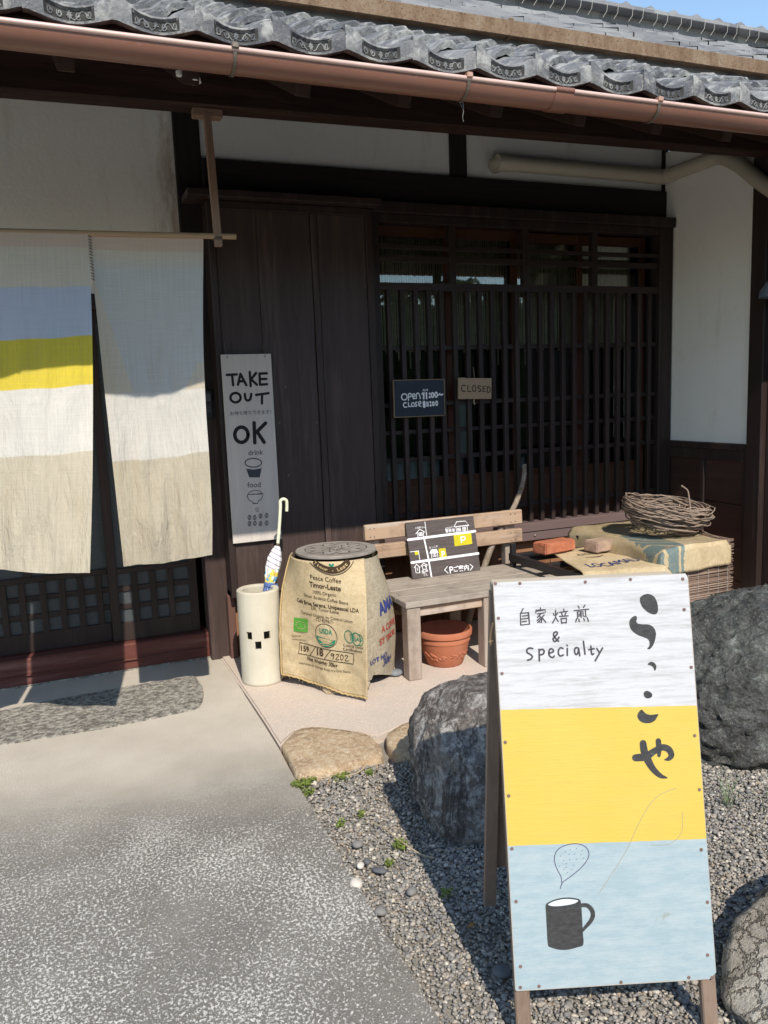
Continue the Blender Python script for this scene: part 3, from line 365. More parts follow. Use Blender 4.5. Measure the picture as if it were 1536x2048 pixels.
def m_rock(name, a, b, c2, sc=1., lich=(.4, .4, .37), lt=.62, crack=True, br=.7, knob=0, net=False):
    k = Mat(name, .85, .25); n = k.noise(5*sc, 8, .7); n2 = k.noise(20*sc, 8, .75, None, .6); n3 = k.noise(90*sc, 5, .75); kn = k.voro(17*sc, k.mix(.12, k.obj, k.noise(6*sc, 4, .7, col=True))); vn = k.noise(3*sc, 8, .7, k.map((1, 1, .35), rot=(.3, .2, 0)), 1.5)
    c = k.ramp(n, [(.34, a), (.5, b), (.66, c2)]); c = k.mix(k.ramp(n2, [(lt-.08, 0), (lt+.03, .9)]), c, lich); c = k.mix(k.ramp(n3, [(.36, .75), (.47, 0)]), c, tuple(q*.45 for q in a)); c = k.mix(k.ramp(n3, [(.56, 0), (.66, .6)]), c, tuple(min(1, q*1.2) for q in lich))
    if net:
        vd = k.voro(13*sc, k.mix(.10, k.obj, k.noise(14, 5, .7, col=True)), 'DISTANCE_TO_EDGE'); c = k.mix(k.ramp(vd, [(0, .9), (.06, 0)]), c, (.1, .08, .06))
    if crack:
        c = k.mix(k.ramp(vn, [(.47, 0), (.495, .8), (.505, .8), (.53, 0)]), c, tuple(q*.5 for q in a))
    h = k.math('ADD', k.math('MULTIPLY', n2, 1.2), k.math('MULTIPLY', n3, .5)); h = k.math('ADD', h, k.math('MULTIPLY', n, .8)); h = k.math('SUBTRACT', h, k.math('MULTIPLY', kn, knob)) if knob else h
    if net: h = k.math('ADD', h, k.ramp(vd, [(0, 0), (.1, 1)]))
    k.color(c); k.bump(h, .02*br, 1); return k.m
ROCKA = m_rock('grey_boulder_rock', (.11, .093, .083), (.19, .165, .15), (.31, .285, .265), 1.0, (.48, .46, .435), .58)
ROCKB = m_rock('dark_green_rock', (.075, .073, .07), (.12, .12, .115), (.18, .19, .175), 1.0, (.3, .32, .29), .62, False, 1.3, 1.6)
ROCKC = m_rock('pale_cracked_rock', (.4, .345, .27), (.58, .52, .43), (.7, .65, .56), 1.6, (.62, .58, .5), .58, False, .9, 0, True)
EDGE = m_rock('ochre_flat_stone', (.4, .275, .165), (.56, .4, .25), (.66, .5, .32), 2.2, (.7, .58, .42), .56, False, .45)
def m_granite():
    k = Mat('hammered_granite', .85, .25); n = k.noise(46, 5, .72, k.map((.8, 1.0, 1)), .3); n2 = k.noise(190, 3, .7); v = k.voro(150, out='Color')
    c = k.ramp(n, [(.42, (.13, .115, .095)), (.5, (.34, .31, .265)), (.6, (.62, .575, .49))]); c = k.mix(.3, c, k.ramp(v, [(.2, (.1, .09, .08)), (.8, (.52, .5, .44))]))
    k.color(c); k.bump(k.math('ADD', n, k.math('MULTIPLY', n2, .3)), .02, 1); return k.m
GRANITE = m_granite()
def m_gravel():
    k = Mat('gravel_stones', .8, .3); k.color(k.mix(k.math('MULTIPLY', k.noise(260, 3), .35), k.attr(), (.1, .09, .08))); k.bump(k.noise(500, 3), .0006, .6); return k.m
GRAVEL = m_gravel()
SOIL = plain('grey_grit_soil', (.24, .22, .19), .95, .1, .4, 120)
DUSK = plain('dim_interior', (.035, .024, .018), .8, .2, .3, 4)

# ------------------------------------------------------------------ ground
g = MB(); g.add([(-60, -60, -.06), (60, -60, -.06), (60, 60, -.06), (-60, 60, -.06)], [(0, 1, 2, 3)])
tag(g.build('ground', SOIL), kind='structure')
edge = [(.706, -3.4), (.717, -2.9), (.728, -2.42), (.738, -1.98), (.748, -1.6), (.764, -1.29), (.77, -1.02), (.773, -.61), (.8, -.04), (.8, .11)]
fine = []
for (x0, y0), (x1, y1) in zip(edge, edge[1:]):
    n = max(2, int(abs(y1-y0)/.03))
    for i in range(n): fine.append((x0+(x1-x0)*i/n+(noise.noise((0, (y0+(y1-y0)*i/n)*14, 3))*.007 if y0 < -1.3 else 0), y0+(y1-y0)*i/n))
fine.append(edge[-1])
m = MB(); m.prism([(-7, .11), (-7, -14), (9, -14), (9, -4.2), (.70, -4.2)]+fine, -.2, 0, b=.006); tag(m.build('concrete_path', CONC, smooth=True), kind='structure')  # pale apron behind the camera is unseen, added to bounce light under the eave
terr = [(.776, .11), (.776, -.6), (.774, -1.02), (.768, -1.285), (.8, -1.24), (.872, -1.165), (.97, -1.18), (1.14, -1.345), (1.18, -1.37), (1.21, -1.36), (1.36, -1.305), (1.7, -1.33), (2.2, -1.4), (2.8, -1.5), (3.6, -1.6), (4.4, -1.6), (4.4, .11)]
m = MB(); m.prism(terr[::-1], -.2, .012, b=.008); tag(m.build('terrace', TERR, smooth=True), kind='structure')
m = MB(); m.add([(.66, -4.3, -.032), (9, -4.3, -.032), (9, -1.1, -.032), (.66, -1.1, -.032)], [(0, 1, 2, 3)]); tag(m.build('gravel_bed', SOIL), kind='structure')

# ------------------------------------------------------------------ house
H = thing('house', 'old wooden house with white plaster, dark lattice window and grey tiled eave', 'house', (1.9, .3, 0))
def wallp(x0, x1, z0, z1, y=.02): MB().box(x0, x1, y, y+.1, z0, z1, 0).build('plaster_wall', PLASTER, H)
wallp(-2.2, .722, 2.0, 3.3, .03); wallp(.853, 2.305, 2.684, 3.3); wallp(2.415, 3.872, 2.684, 3.3)
def post(x0, x1, y0, y1, z0, z1, m=BLACKZ): return MB().box(x0, x1, y0, y1, z0, z1, .004).build('post', m, H)
MB().box(.724, .846, 0, .13, 0, 1.45, .004).build('post', PLANK, H); post(.720, .853, 0, .13, 1.452, 3.3)
post(2.305, 2.415, .002, .12, 2.67, 3.3); post(3.872, 3.905, -.012, .1, .0, 3.3)
MB().box(.85, 3.88, -.03, .1, 2.49, 2.684, .006).build('lintel', BLACKW, H)
MB().box(-2.2, .72, .01, .12, 1.93, 2.0, .004).build('lintel', DARKX, H)
b = MB(); b.bar((-2.2, -.93, 2.665), (4.4, -.93, 2.755), .11, .18, .006); b.build('eave_beam', EAVEW, H)
# interior, open to the front through door and window only
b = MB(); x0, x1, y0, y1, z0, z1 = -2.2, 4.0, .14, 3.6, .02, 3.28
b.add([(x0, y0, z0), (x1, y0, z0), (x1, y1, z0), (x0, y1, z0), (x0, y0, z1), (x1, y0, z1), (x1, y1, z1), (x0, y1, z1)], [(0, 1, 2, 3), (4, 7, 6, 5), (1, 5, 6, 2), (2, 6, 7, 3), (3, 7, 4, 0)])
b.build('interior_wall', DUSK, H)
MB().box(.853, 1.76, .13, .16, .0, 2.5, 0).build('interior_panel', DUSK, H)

# shutter box beside the door
BX = MB().box(.735, 1.77, -.205, 0, 2.455, 2.49, .003).box(.835, .87, -.132, -.002, .372, 2.45, .003).box(1.702, 1.742, -.13, -.002, .372, 2.45, .003).box(.87, 1.702, -.133, -.1, 2.41, 2.452, .003).box(.835, 1.742, -.1, -.002, .372, .40, 0).build('shutter_box', DARK, H)
for x0, x1 in ((.872, 1.088), (1.09, 1.383), (1.423, 1.70)): MB().box(x0, x1, -.122, -.1, .38, 2.41, .002).build('plank', PLANK, BX)
MB().box(1.386, 1.42, -.132, -.1, .38, 2.41, .003).build('batten', PLANK, BX)
for x, z in ((1.2, 1.5), (1.155, 1.31), (1.37, 1.3), (1.19, 1.02)): MB().lathe([(.006, 0), (.005, .003), (.001, .004)], n=8, M=Matrix.Translation((x, -.123, z)) @ Matrix.Rotation(R(90), 4, 'X')).build('nail', STRAP, BX)
# wall foot under the box
MB().box(.822, .862, -.06, .0, 0, .37, .003).build('post_foot', wood('red_dark_post', (.14, .075, .06), (.075, .035, .03), 'z', .65), H)
for i in range(7): MB().box(.866+i*.125, .988+i*.125, -.012, .004, .0, .372, .002).build('wall_board', CEDAR, H)
MB().box(.84, 1.74, -.004, .1, .0, .38, 0).build('base_wall', DARK, H)

# sliding door behind the curtain
MB().box(-2.2, .726, .045, .3, .008, .152, .008).build('door_sill', REDX, H)
MB().box(-2.2, .70, .03, .047, .062, .07, .002).build('door_rail', REDX, H)
MB().box(-2.2, .74, .05, .2, -.01, .012, .002).build('sill_stone', GRANITE, H)
def leaf(x0, x1, y, xs, zs):
    D = MB().box(x0, x0+.045, y, y+.03, .155, 1.93, .002).box(x1-.045, x1, y, y+.03, .155, 1.93, .002).box(x0+.045, x1-.045, y, y+.03, .155, .258, .002).box(x0+.045, x1-.045, y, y+.03, .53, .56, .002).box(x0+.045, x1-.045, y, y+.03, 1.86, 1.93, .002).build('sliding_door', DARK, H)
    for x in xs: MB().box(x-.016, x+.016, y-.004, y+.022, .256, .532, .002).build('lattice_bar', DARK, D)
    for z in zs: MB().box(x0+.04, x1-.04, y+.003, y+.02, z-.014, z+.014, .002).build('rail', DARKX, D)
    MB().box((x0+x1)/2-.02, (x0+x1)/2+.02, y+.001, y+.026, .56, 1.86, .002).build('stile', DARK, D)
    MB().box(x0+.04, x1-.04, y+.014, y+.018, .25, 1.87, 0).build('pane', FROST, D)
leaf(.22, .69, .105, (.352, .45, .544), (.345, .444)); leaf(-.62, .262, .14, (-.5, -.4, -.304, -.215, -.112, -.018, .075, .168), (.345, .444)); leaf(-1.6, -.6, .105, (-1.3, -1.1, -.9, -.75), (.345, .444))
b = MB().box(.762, .822, -.02, 0, 1.35, 1.497, .006); ic = b.build('intercom', plain('dark_plastic', (.03, .032, .035), .45, .4), None)
tag(ic, 'small dark door intercom on the post beside the curtain', 'intercom')
b = MB()
for i in range(5): b.box(.775, .809, -.0225, -.0195, 1.38+i*.008, 1.3835+i*.008, 0)
b.box(.772, .812, -.0225, -.0195, 1.44, 1.48, .001); b.build('speaker_grille', plain('grey_plastic', (.09, .095, .1), .4, .5), ic)['kind'] = 'stuff'

# lattice window
WN = MB().box(1.744, 1.79, -.1, 0, .49, 2.45, .004).box(3.768, 3.872, -.1, .0, .49, 2.45, .004).box(1.744, 3.874, -.122, .02, 2.44, 2.5, .004).box(1.79, 3.768, -.09, 0, 2.395, 2.44, .003).build('lattice_window', DARK, H)
MB().box(1.742, 3.874, -.14, 0, .55, .605, .003).build('sill', wood('sill_wood', (.17, .12, .115), (.1, .068, .066), 'x', .5), WN)
MB().box(1.742, 3.874, -.132, -.02, .492, .549, .002).build('sill_board', wood('sill_wood_low', (.17, .12, .115), (.1, .068, .066), 'x', .5), WN)
for x in (2.04, 2.39, 2.77, 3.21, 3.6): MB().lathe([(.009, 0), (.0085, .003), (.006, .006), (.001, .0075)], n=12, M=Matrix.Translation((x, -.1315, .522)) @ Matrix.Rotation(R(90), 4, 'X')).build('bolt', plain('bolt_steel', (.25, .2, .18), .35, .6, .1, 50, .5), WN, smooth=True)
first = MB().box(1.843-.0135, 1.843+.0135, -.09, -.058, .604, 2.03, .002).build('lattice_bar', DARK, WN)
for k_ in range(1, 23): copy_to(first, WN, (.0844*k_+random.uniform(-.002, .002), random.uniform(-.0015, .0015), 0))
for z, h, y in ((2.046, .042, -.085), (2.265, .024, -.08), (2.2, .034, -.08)): MB().box(1.79, 3.768, y, -.045, z-h/2, z+h/2, .002).build('rail', DARKX, WN)
for x in (2.259, 2.76, 3.265): MB().box(x-.02, x+.02, -.084, -.04, 2.067, 2.4, .002).build('mullion', DARK, WN)
for z, h in ((1.70, .026), (1.375, .026), (1.215, .024), (1.052, .026), (.72, .03)): MB().box(1.79, 3.768, -.064, -.046, z-h/2, z+h/2, .002).build('rail', DARKX, WN)
RED2 = wood('inner_sash_wood', (.12, .045, .024), (.05, .019, .01), 'z', .5)
for x0, x1 in ((1.79, 2.76), (2.72, 3.77)):
    y = .02 if x0 < 2 else .05
    SA = MB().box(x0, x0+.045, y, y+.03, .56, 2.4, .002).box(x1-.045, x1, y, y+.03, .56, 2.4, .002).box(x0, x1, y+.002, y+.028, .885, .925, .002).box(x0, x1, y+.002, y+.028, .56, .62, .002).box((x0+x1)/2-.02, (x0+x1)/2+.02, y, y+.025, .925, 2.4, .002).box(x0, x1, y+.002, y+.026, 2.34, 2.4, .002).build('window_sash', RED2, WN)
    MB().box(x0+.045, x1-.045, y+.008, y+.02, .62, .885, 0).build('wood_panel', CEDARX, WN)
    MB().box(x0+.04, x1-.04, y+.012, y+.016, .92, 2.36, 0).build('pane', GLASS, WN)
# bamboo blind hanging behind the glass
b = MB()
for i in range(150):
    x = 1.82+i*.0128+random.uniform(-.002, .002); b.box(x-.0042, x+.0042, .15+random.uniform(0, .004), .156, 1.70+random.uniform(-.02, .02)-(.12*random.random() if random.random() < .12 else 0), 2.42, 0)
o = b.build('bamboo_blind', plain('blind_reed', (.6, .45, .3), .7, .3, .3, 40), WN); o['kind'] = 'stuff'
MB().box(1.9, 2.6, .9, 1.4, .5, .95, .01).build('counter', plain('pale_counter', (.4, .38, .3), .5), H)
MB().box(2.98, 3.2, 1.5, 1.52, .9, 1.55, .0).build('shoji_panel', plain('shoji_paper', (.75, .75, .72), .8), H)
MB().box(1.744, 3.874, -.05, .1, 0, .492, 0).build('base_wall', DARK, H)
for i in range(16):
    x = 1.76+i*.13; MB().box(x, x+.127, -.066, -.05, .02, .49, .002).build('wall_board', CEDAR, H)

# return wall to the right, post, boards
MB().box(3.878, 3.98, -.765, -.012, 1.06, 2.93, .0).build('plaster_wall', PLASTER, H)
WS = MB().box(3.86, 3.98, -.765, -.012, 1.02, 1.058, .003).box(3.872, 3.98, -.765, -.72, .0, 1.02, .003).box(3.872, 3.98, -.06, -.012, 0, 1.02, .003).box(3.872, 3.98, -.72, -.06, .95, 1.02, .003).box(3.872, 3.98, -.405, -.37, 0, .95, .003).build('wainscot', DARK, H)
WB = wood('wainscot_board', (.07, .036, .028), (.032, .016, .013), 'y', .6)
for y0, y1 in ((-.72, -.405), (-.37, -.06)):
    for i, (z0, z1) in enumerate(((.0, .2), (.203, .42), (.423, .68), (.683, .95))): MB().box(3.884+.002*(i % 2), 3.98, y0, y1, z0, z1, .003).build('board', WB, WS)
post(3.845, 4.0, -.875, -.766, .0, 2.86, DARK)
for i in range(4): MB().box(3.885+.003*(i % 2), 3.98, -1.06-i*.19, -.877-i*.19, .0, 2.78-i*.09, .003).build('wall_board', DARK, H)

# ------------------------------------------------------------------ eave roof
SL = .48; ang = math.atan(SL); PX = .238; X0 = .035; EY = -1.8; EZ = 2.562
_c = [(0, .044), (.07, .040), (.2, .011), (.3, .0), (.6, .002), (.74, .012), (.9, .038), (1, .044)]
def hx(x):
    x = x % 1
    for (a, p), (b_, q) in zip(_c, _c[1:]):
        if a <= x <= b_:
            t = (x-a)/(b_-a); t = t*t*(3-2*t)*.6+t*.4; return p+(q-p)*t
RF = MB(); RF.add([(-2.4, EY+.02, 2.485), (5.4, EY+.02, 2.485), (5.4, .1, 2.485+SL*1.88), (-2.4, .1, 2.485+SL*1.88), (-2.4, EY+.02, 2.55), (5.4, EY+.02, 2.55), (5.4, .1, 2.55+SL*1.88), (-2.4, .1, 2.55+SL*1.88)], [(0, 3, 2, 1), (4, 5, 6, 7), (0, 1, 5, 4), (1, 2, 6, 5), (2, 3, 7, 6), (3, 0, 4, 7)])
ROOF = RF.build('roof', EAVEY, H)
HP = [(0, .05), (.06, .048), (.15, .036), (.25, .019), (.35, .007), (.46, .0), (.58, -.001), (.7, .004), (.85, .016), (1, .030)]
DP = [(0, .075), (.12, .070), (.25, .058), (.4, .051), (.55, .049), (.75, .050), (1, .054)]
def interp(T, x):
    x = max(0, min(1, x))
    return float(np.interp(x, [a for a, _ in T], [b_ for _, b_ in T]))
def tile_mesh(seed, eave=False):
    rs = random.Random(seed); b = MB(); nx = 14; L = .285; ta = ang-R(6.4); th = .026
    xs = [(.0 if eave else .15)+(1.0 if eave else 1.02)*i/nx for i in range(nx+1)]
    def P(x, y, dz):
        z = hx(x)+dz+(.016*max(0, (x-.9))/.27 if not eave else .004)
        w = (rs.random()-.5)*.006
        return (x*PX, y*math.cos(ta)-(z+w)*math.sin(ta)*.3, y*math.sin(ta)+(z+w))
    rows = []
    for y, dz in ((.004, -th), (0, -.003), (.006, 0), (L, 0), (L, -th)):
        rows.append([P(x, y, dz) for x in xs])
    vs = [p for r_ in rows for p in r_]; w = nx+1; fs = []
    for j in range(4):
        for i in range(nx): fs.append((j*w+i, j*w+i+1, (j+1)*w+i+1, (j+1)*w+i))
    for i in (0, nx): fs.append(tuple(j*w+i for j in range(5)))
    b.add(vs, fs); NB = len(b.v)
    if eave:
        def hp(x): return .052+(.0-.052)*(x/.42)**1.0*(1 if x < .42 else 1) if False else interp(HP, x)
        def dep(x): return interp(DP, x)
        nu, nv = 30, 8
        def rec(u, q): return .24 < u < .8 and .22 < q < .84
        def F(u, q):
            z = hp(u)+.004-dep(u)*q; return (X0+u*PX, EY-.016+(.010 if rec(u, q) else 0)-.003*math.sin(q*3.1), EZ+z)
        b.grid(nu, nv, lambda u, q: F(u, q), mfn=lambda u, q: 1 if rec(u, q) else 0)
        k0 = len(b.v)
        b.add([(X0+u/20*PX, EY-.016, EZ+hp(u/20)+.004) for u in range(21)]+[(X0+u/20*PX, EY+.012, EZ+hx(min(.999, u/20))+.006) for u in range(21)], [(i, i+21, i+22, i+1) for i in range(20)])
        b.add([(X0+u/20*PX, EY-.016, EZ+hp(u/20)+.004-dep(u/20)) for u in range(21)]+[(X0+u/20*PX, EY+.012, EZ+hp(u/20)+.004-dep(u/20)) for u in range(21)], [(i, i+1, i+22, i+21) for i in range(20)])
        for sd, uu in ((0, 0.), (1, 1.)): b.add([(X0+uu*PX, EY-.016, EZ+hp(uu)+.004), (X0+uu*PX, EY+.02, EZ+hp(uu)+.004), (X0+uu*PX, EY+.012, EZ+hp(uu)+.004-dep(uu)), (X0+uu*PX, EY-.016, EZ+hp(uu)+.004-dep(uu))], [(0, 1, 2, 3)])
        def Q(u, q): x, y, z = F(u, q); return (x, EY-.010, z)
        lines = [[(.515+.02*math.cos(a), .52+.13*math.sin(a)) for a in np.linspace(0, 6.3, 9)]]
        for sg in (-1, 1):
            for c0, r0, st in ((.105+.012*rs.uniform(-1, 1), .034, rs.uniform(-.8, .8)), (.22+.01*rs.uniform(-1, 1), .034, 3.1+rs.uniform(-.8, .8))):
                lines.append([(.515+sg*(c0+r0*(1-t*.75)*math.cos(st+t*7.5)), .52+.24*(1-t*.75)*math.sin(st+t*7.5)*(1 if c0 < .2 else -1)) for t in np.linspace(0, 1, 12)])
            lines.append([(.515+sg*t, .52+.22*math.sin(t*(30+seed%5))) for t in np.linspace(.03, .28, 12)])
        for k in range(8):
            a = k*math.pi/4; lines.append([(.515, .52), (.515+.035*math.cos(a), .52+.24*math.sin(a))])
        for l in lines:
            if rs.random() < .9: b.tube([Q(*p) for p in l], .0017+.0007*rs.random(), 5)
    if eave: b.v = [(p[0]-X0, p[1]-EY, p[2]-EZ) if i >= NB else p for i, p in enumerate(b.v)]
    me = b.build('eave_tile' if eave else 'roof_tile', [TILE, DARKCLAY], ROOF, smooth=True, sharp=24, world=False)
    return me
proto = [tile_mesh(i) for i in range(4)]; evs = [tile_mesh(11+i, True) for i in range(4)]
used = set()
for j in range(1, 7):
    for k in range(-4, 21):
        i = random.randrange(4); dx, dy = PX*k, j*.205
        loc = (X0-1.9+dx+random.uniform(-.004, .004), EY-.3+dy*math.cos(ang)+random.uniform(-.008, .008), EZ+dy*math.sin(ang)+.006+random.uniform(-.003, .003)); rot = (random.uniform(-.018, .022), random.uniform(-.022, .022), random.uniform(-.025, .025))
        if i not in used: used.add(i); proto[i].location = loc; proto[i].rotation_euler = rot; continue
        copy_to(proto[i], ROOF, loc, rot)
for i in range(4): evs[i].location = (X0-1.9+PX*i, EY-.3, EZ)
for k in range(-4, 21):
    if 0 <= k < 4: continue
    copy_to(evs[(k*7+k*k) % 4], ROOF, (X0-1.9+PX*k, EY-.3+random.uniform(-.003, .003), EZ+random.uniform(-.003, .003)), (0, random.uniform(-.012, .012), 0))
MB().box(-2.4, 4.9, EY-.004, EY+.02, 2.442, 2.508, .002).build('fascia', wood('fascia_wood', (.2, .095, .06), (.09, .036, .023), 'x', .6), H)
for k in range(-5, 13):
    x = .14+.36*k; b = MB(); b.bar((x, EY+.045, 2.467-.03), (x, .05, 2.467-.03+SL*1.8), .05, .056, .003); b.build('rafter', EAVEY, H)
# gutter
b = MB(); n = 18; gx = [-2.4, 1.94, 1.94, 4.9]
def arc(r): return [(-1.86+r*math.cos(math.pi+math.pi*i/n), 2.462+r*math.sin(math.pi+math.pi*i/n)) for i in range(n+1)]
for x0, x1, ro in ((-2.4, 4.9, .05),):
    o_, i_ = arc(ro), arc(ro-.003); P = o_+i_[::-1]; m_ = len(P)
    b.add([(x0, y, z) for y, z in P]+[(x1, y, z) for y, z in P], [(i, (i+1) % m_, m_+(i+1) % m_, m_+i) for i in range(m_)])
GT = b.build('rain_gutter', GUTTER, H, smooth=True, sharp=60)
MB().tube([(-2.4, -1.911, 2.464), (4.9, -1.911, 2.464)], .0075, 10).build('gutter_rim', BEAD, GT, smooth=True)
b = MB(); o_, i_ = arc(.0535), arc(.0502); P = o_+i_[::-1]; m_ = len(P)
for x0 in (1.72,):
    b.add([(x0, y, z) for y, z in P]+[(x0+.075, y, z) for y, z in P], [(i, (i+1) % m_, m_+(i+1) % m_, m_+i) for i in range(m_)]+[tuple(range(m_)), tuple(range(m_, 2*m_))]); b.tube([(x0, -1.911, 2.465), (x0+.075, -1.911, 2.465)], .0095, 10)
b.build('gutter_joint', GUTTER, GT, smooth=True)
for i, x in enumerate((-.175, .603, 1.38, 2.17, 2.95)):
    b = MB(); P = [(x, -1.86+.0535*math.cos(a), 2.462+.0535*math.sin(a)) for a in np.linspace(math.pi*.98, math.pi*2.0, 16)]
    for p, q in zip(P, P[1:]): b.bar(p, q, .011, .0022, 0, up=(0, p[1]+1.86+1e-4, p[2]-2.462))
    b.bar((x, -1.808, 2.462), (x, EY+.03, 2.5), .011, .003, 0); br = b.build('gutter_bracket', STRAP, GT)
    MB().box(x-.011, x+.011, -1.925, -1.9, 2.463, 2.481, .003).build('clip', COPPER if i != 1 else STRAP, br)
b = MB(); b.tube([(1.385, -1.86, 2.41), (1.387, -1.858, 2.38), (1.383, -1.858, 2.36), (1.386, -1.858, 2.345)], .0011, 6).tube([(1.372, -1.86, 2.412), (1.38, -1.859, 2.39), (1.387, -1.858, 2.38)], .0009, 6)
tag(b.build('wire', plain('tie_wire', (.16, .15, .14), .4, .5, .1, 30, .6)), 'thin loose wire dangling from the middle gutter bracket', 'wire')
kn = MB().lathe([(.004, .05), (.004, .02), (.02, .018), (.022, .006), (.012, 0)], (.512, -1.73, 2.42), 16).lathe([(.012, 0), (.013, .012), (.004, .016)], (.47, -1.73, 2.44), 12)
tag(kn.build('insulator', plain('white_porcelain', (.75, .74, .7), .25, .5), smooth=True), 'white porcelain knob under the eave above the curtain', 'insulator')

# rusty gutter box and the main roof above
MB().box(-2.4, 5.6, -.62, -.55, 3.222, 3.292, .003).box(-2.4, 5.6, -.628, -.615, 3.214, 3.224, .001).build('rusty_gutter', RUST, H)
MB().box(-2.4, 5.6, -.5, -.46, 2.95, 3.3, 0).build('wall_board', DARKX, H)
MB().box(2.335, 2.36, -.6225, -.55, 3.212, 3.302, .003).build('rusty_gutter_joint', RUST, H)
S2 = .57; UR = MB(); ue = (-.56, 3.29); ul = 1.95
UR.add([(-2.4, ue[0], ue[1]-.1), (7.5, ue[0], ue[1]-.1), (7.5, ue[0]+ul, ue[1]-.1+S2*ul), (-2.4, ue[0]+ul, ue[1]-.1+S2*ul)], [(0, 1, 2, 3)])
UR.add([(-2.4, ue[0], ue[1]-.1), (7.5, ue[0], ue[1]-.1), (7.5, ue[0], ue[1]-.01), (-2.4, ue[0], ue[1]-.01)], [(0, 1, 2, 3)])
UPR = UR.build('upper_roof', FARTILE, H)
b = MB(); P2 = .25; a2 = math.atan(S2)-R(8)
for j in range(11):
    dy = j*.17
    for k in range(-2, 32):
        x = -1.0+k*P2; y0 = ue[0]+dy+random.uniform(-.008, .008); z0 = ue[1]-.02+dy*S2+random.uniform(-.004, .004)
        vs = []
        for yy, dz in ((0, -.034), (0, 0), (.22, 0)):
            for u in (0, .2, .4, .6, .8, 1.0): vs.append((x+u*P2, y0+yy*math.cos(a2), z0+yy*math.sin(a2)+dz+.2*hx(u)))
        b.add(vs, [(r_*6+i, r_*6+i+1, (r_+1)*6+i+1, (r_+1)*6+i) for r_ in range(2) for i in range(5)])
o = b.build('tile_courses', FARTILE, UPR); o['kind'] = 'stuff'
b = MB(); ry, rz = ue[0]+ul-.02, ue[1]+S2*ul
b.box(-2.4, 7.5, ry, ry+.3, rz-.1, rz+.02, 0)
for j, (h0, h1, ov) in enumerate(((.02, .05, .12), (.052, .085, .06))):
    for k in range(34): b.box(-1.0+k*.25, -1.0+k*.25+.247, ry-ov+random.uniform(-.004, .004), ry+.3+ov, rz+h0, rz+h1, .004)
b.build('ridge', FARTILE, UPR)['kind'] = 'stuff'
b = MB()
for k in range(34):
    x = -1.0+k*.25; b.tube([(x, ry+.12, rz+.09), (x+.2, ry+.12, rz+.092)], .075, 10); b.tube([(x+.2, ry+.12, rz+.096), (x+.246, ry+.12, rz+.1)], [.075, .092], 10)
b.build('ridge_cap', FARTILE, UPR)['kind'] = 'stuff'
b = MB()
for k in range(68):
    x = -1+k*.125+(.02 if k % 2 else 0); b.tube([(x, ry-.115, rz+.05), (x-.02, ry-.13, rz-.03), (x-.05, ry-.12, rz-.075)], .002, 4)
b.build('ridge_tie', plain('tie_copper_wire', (.4, .38, .34), .5), UPR)['kind'] = 'stuff'

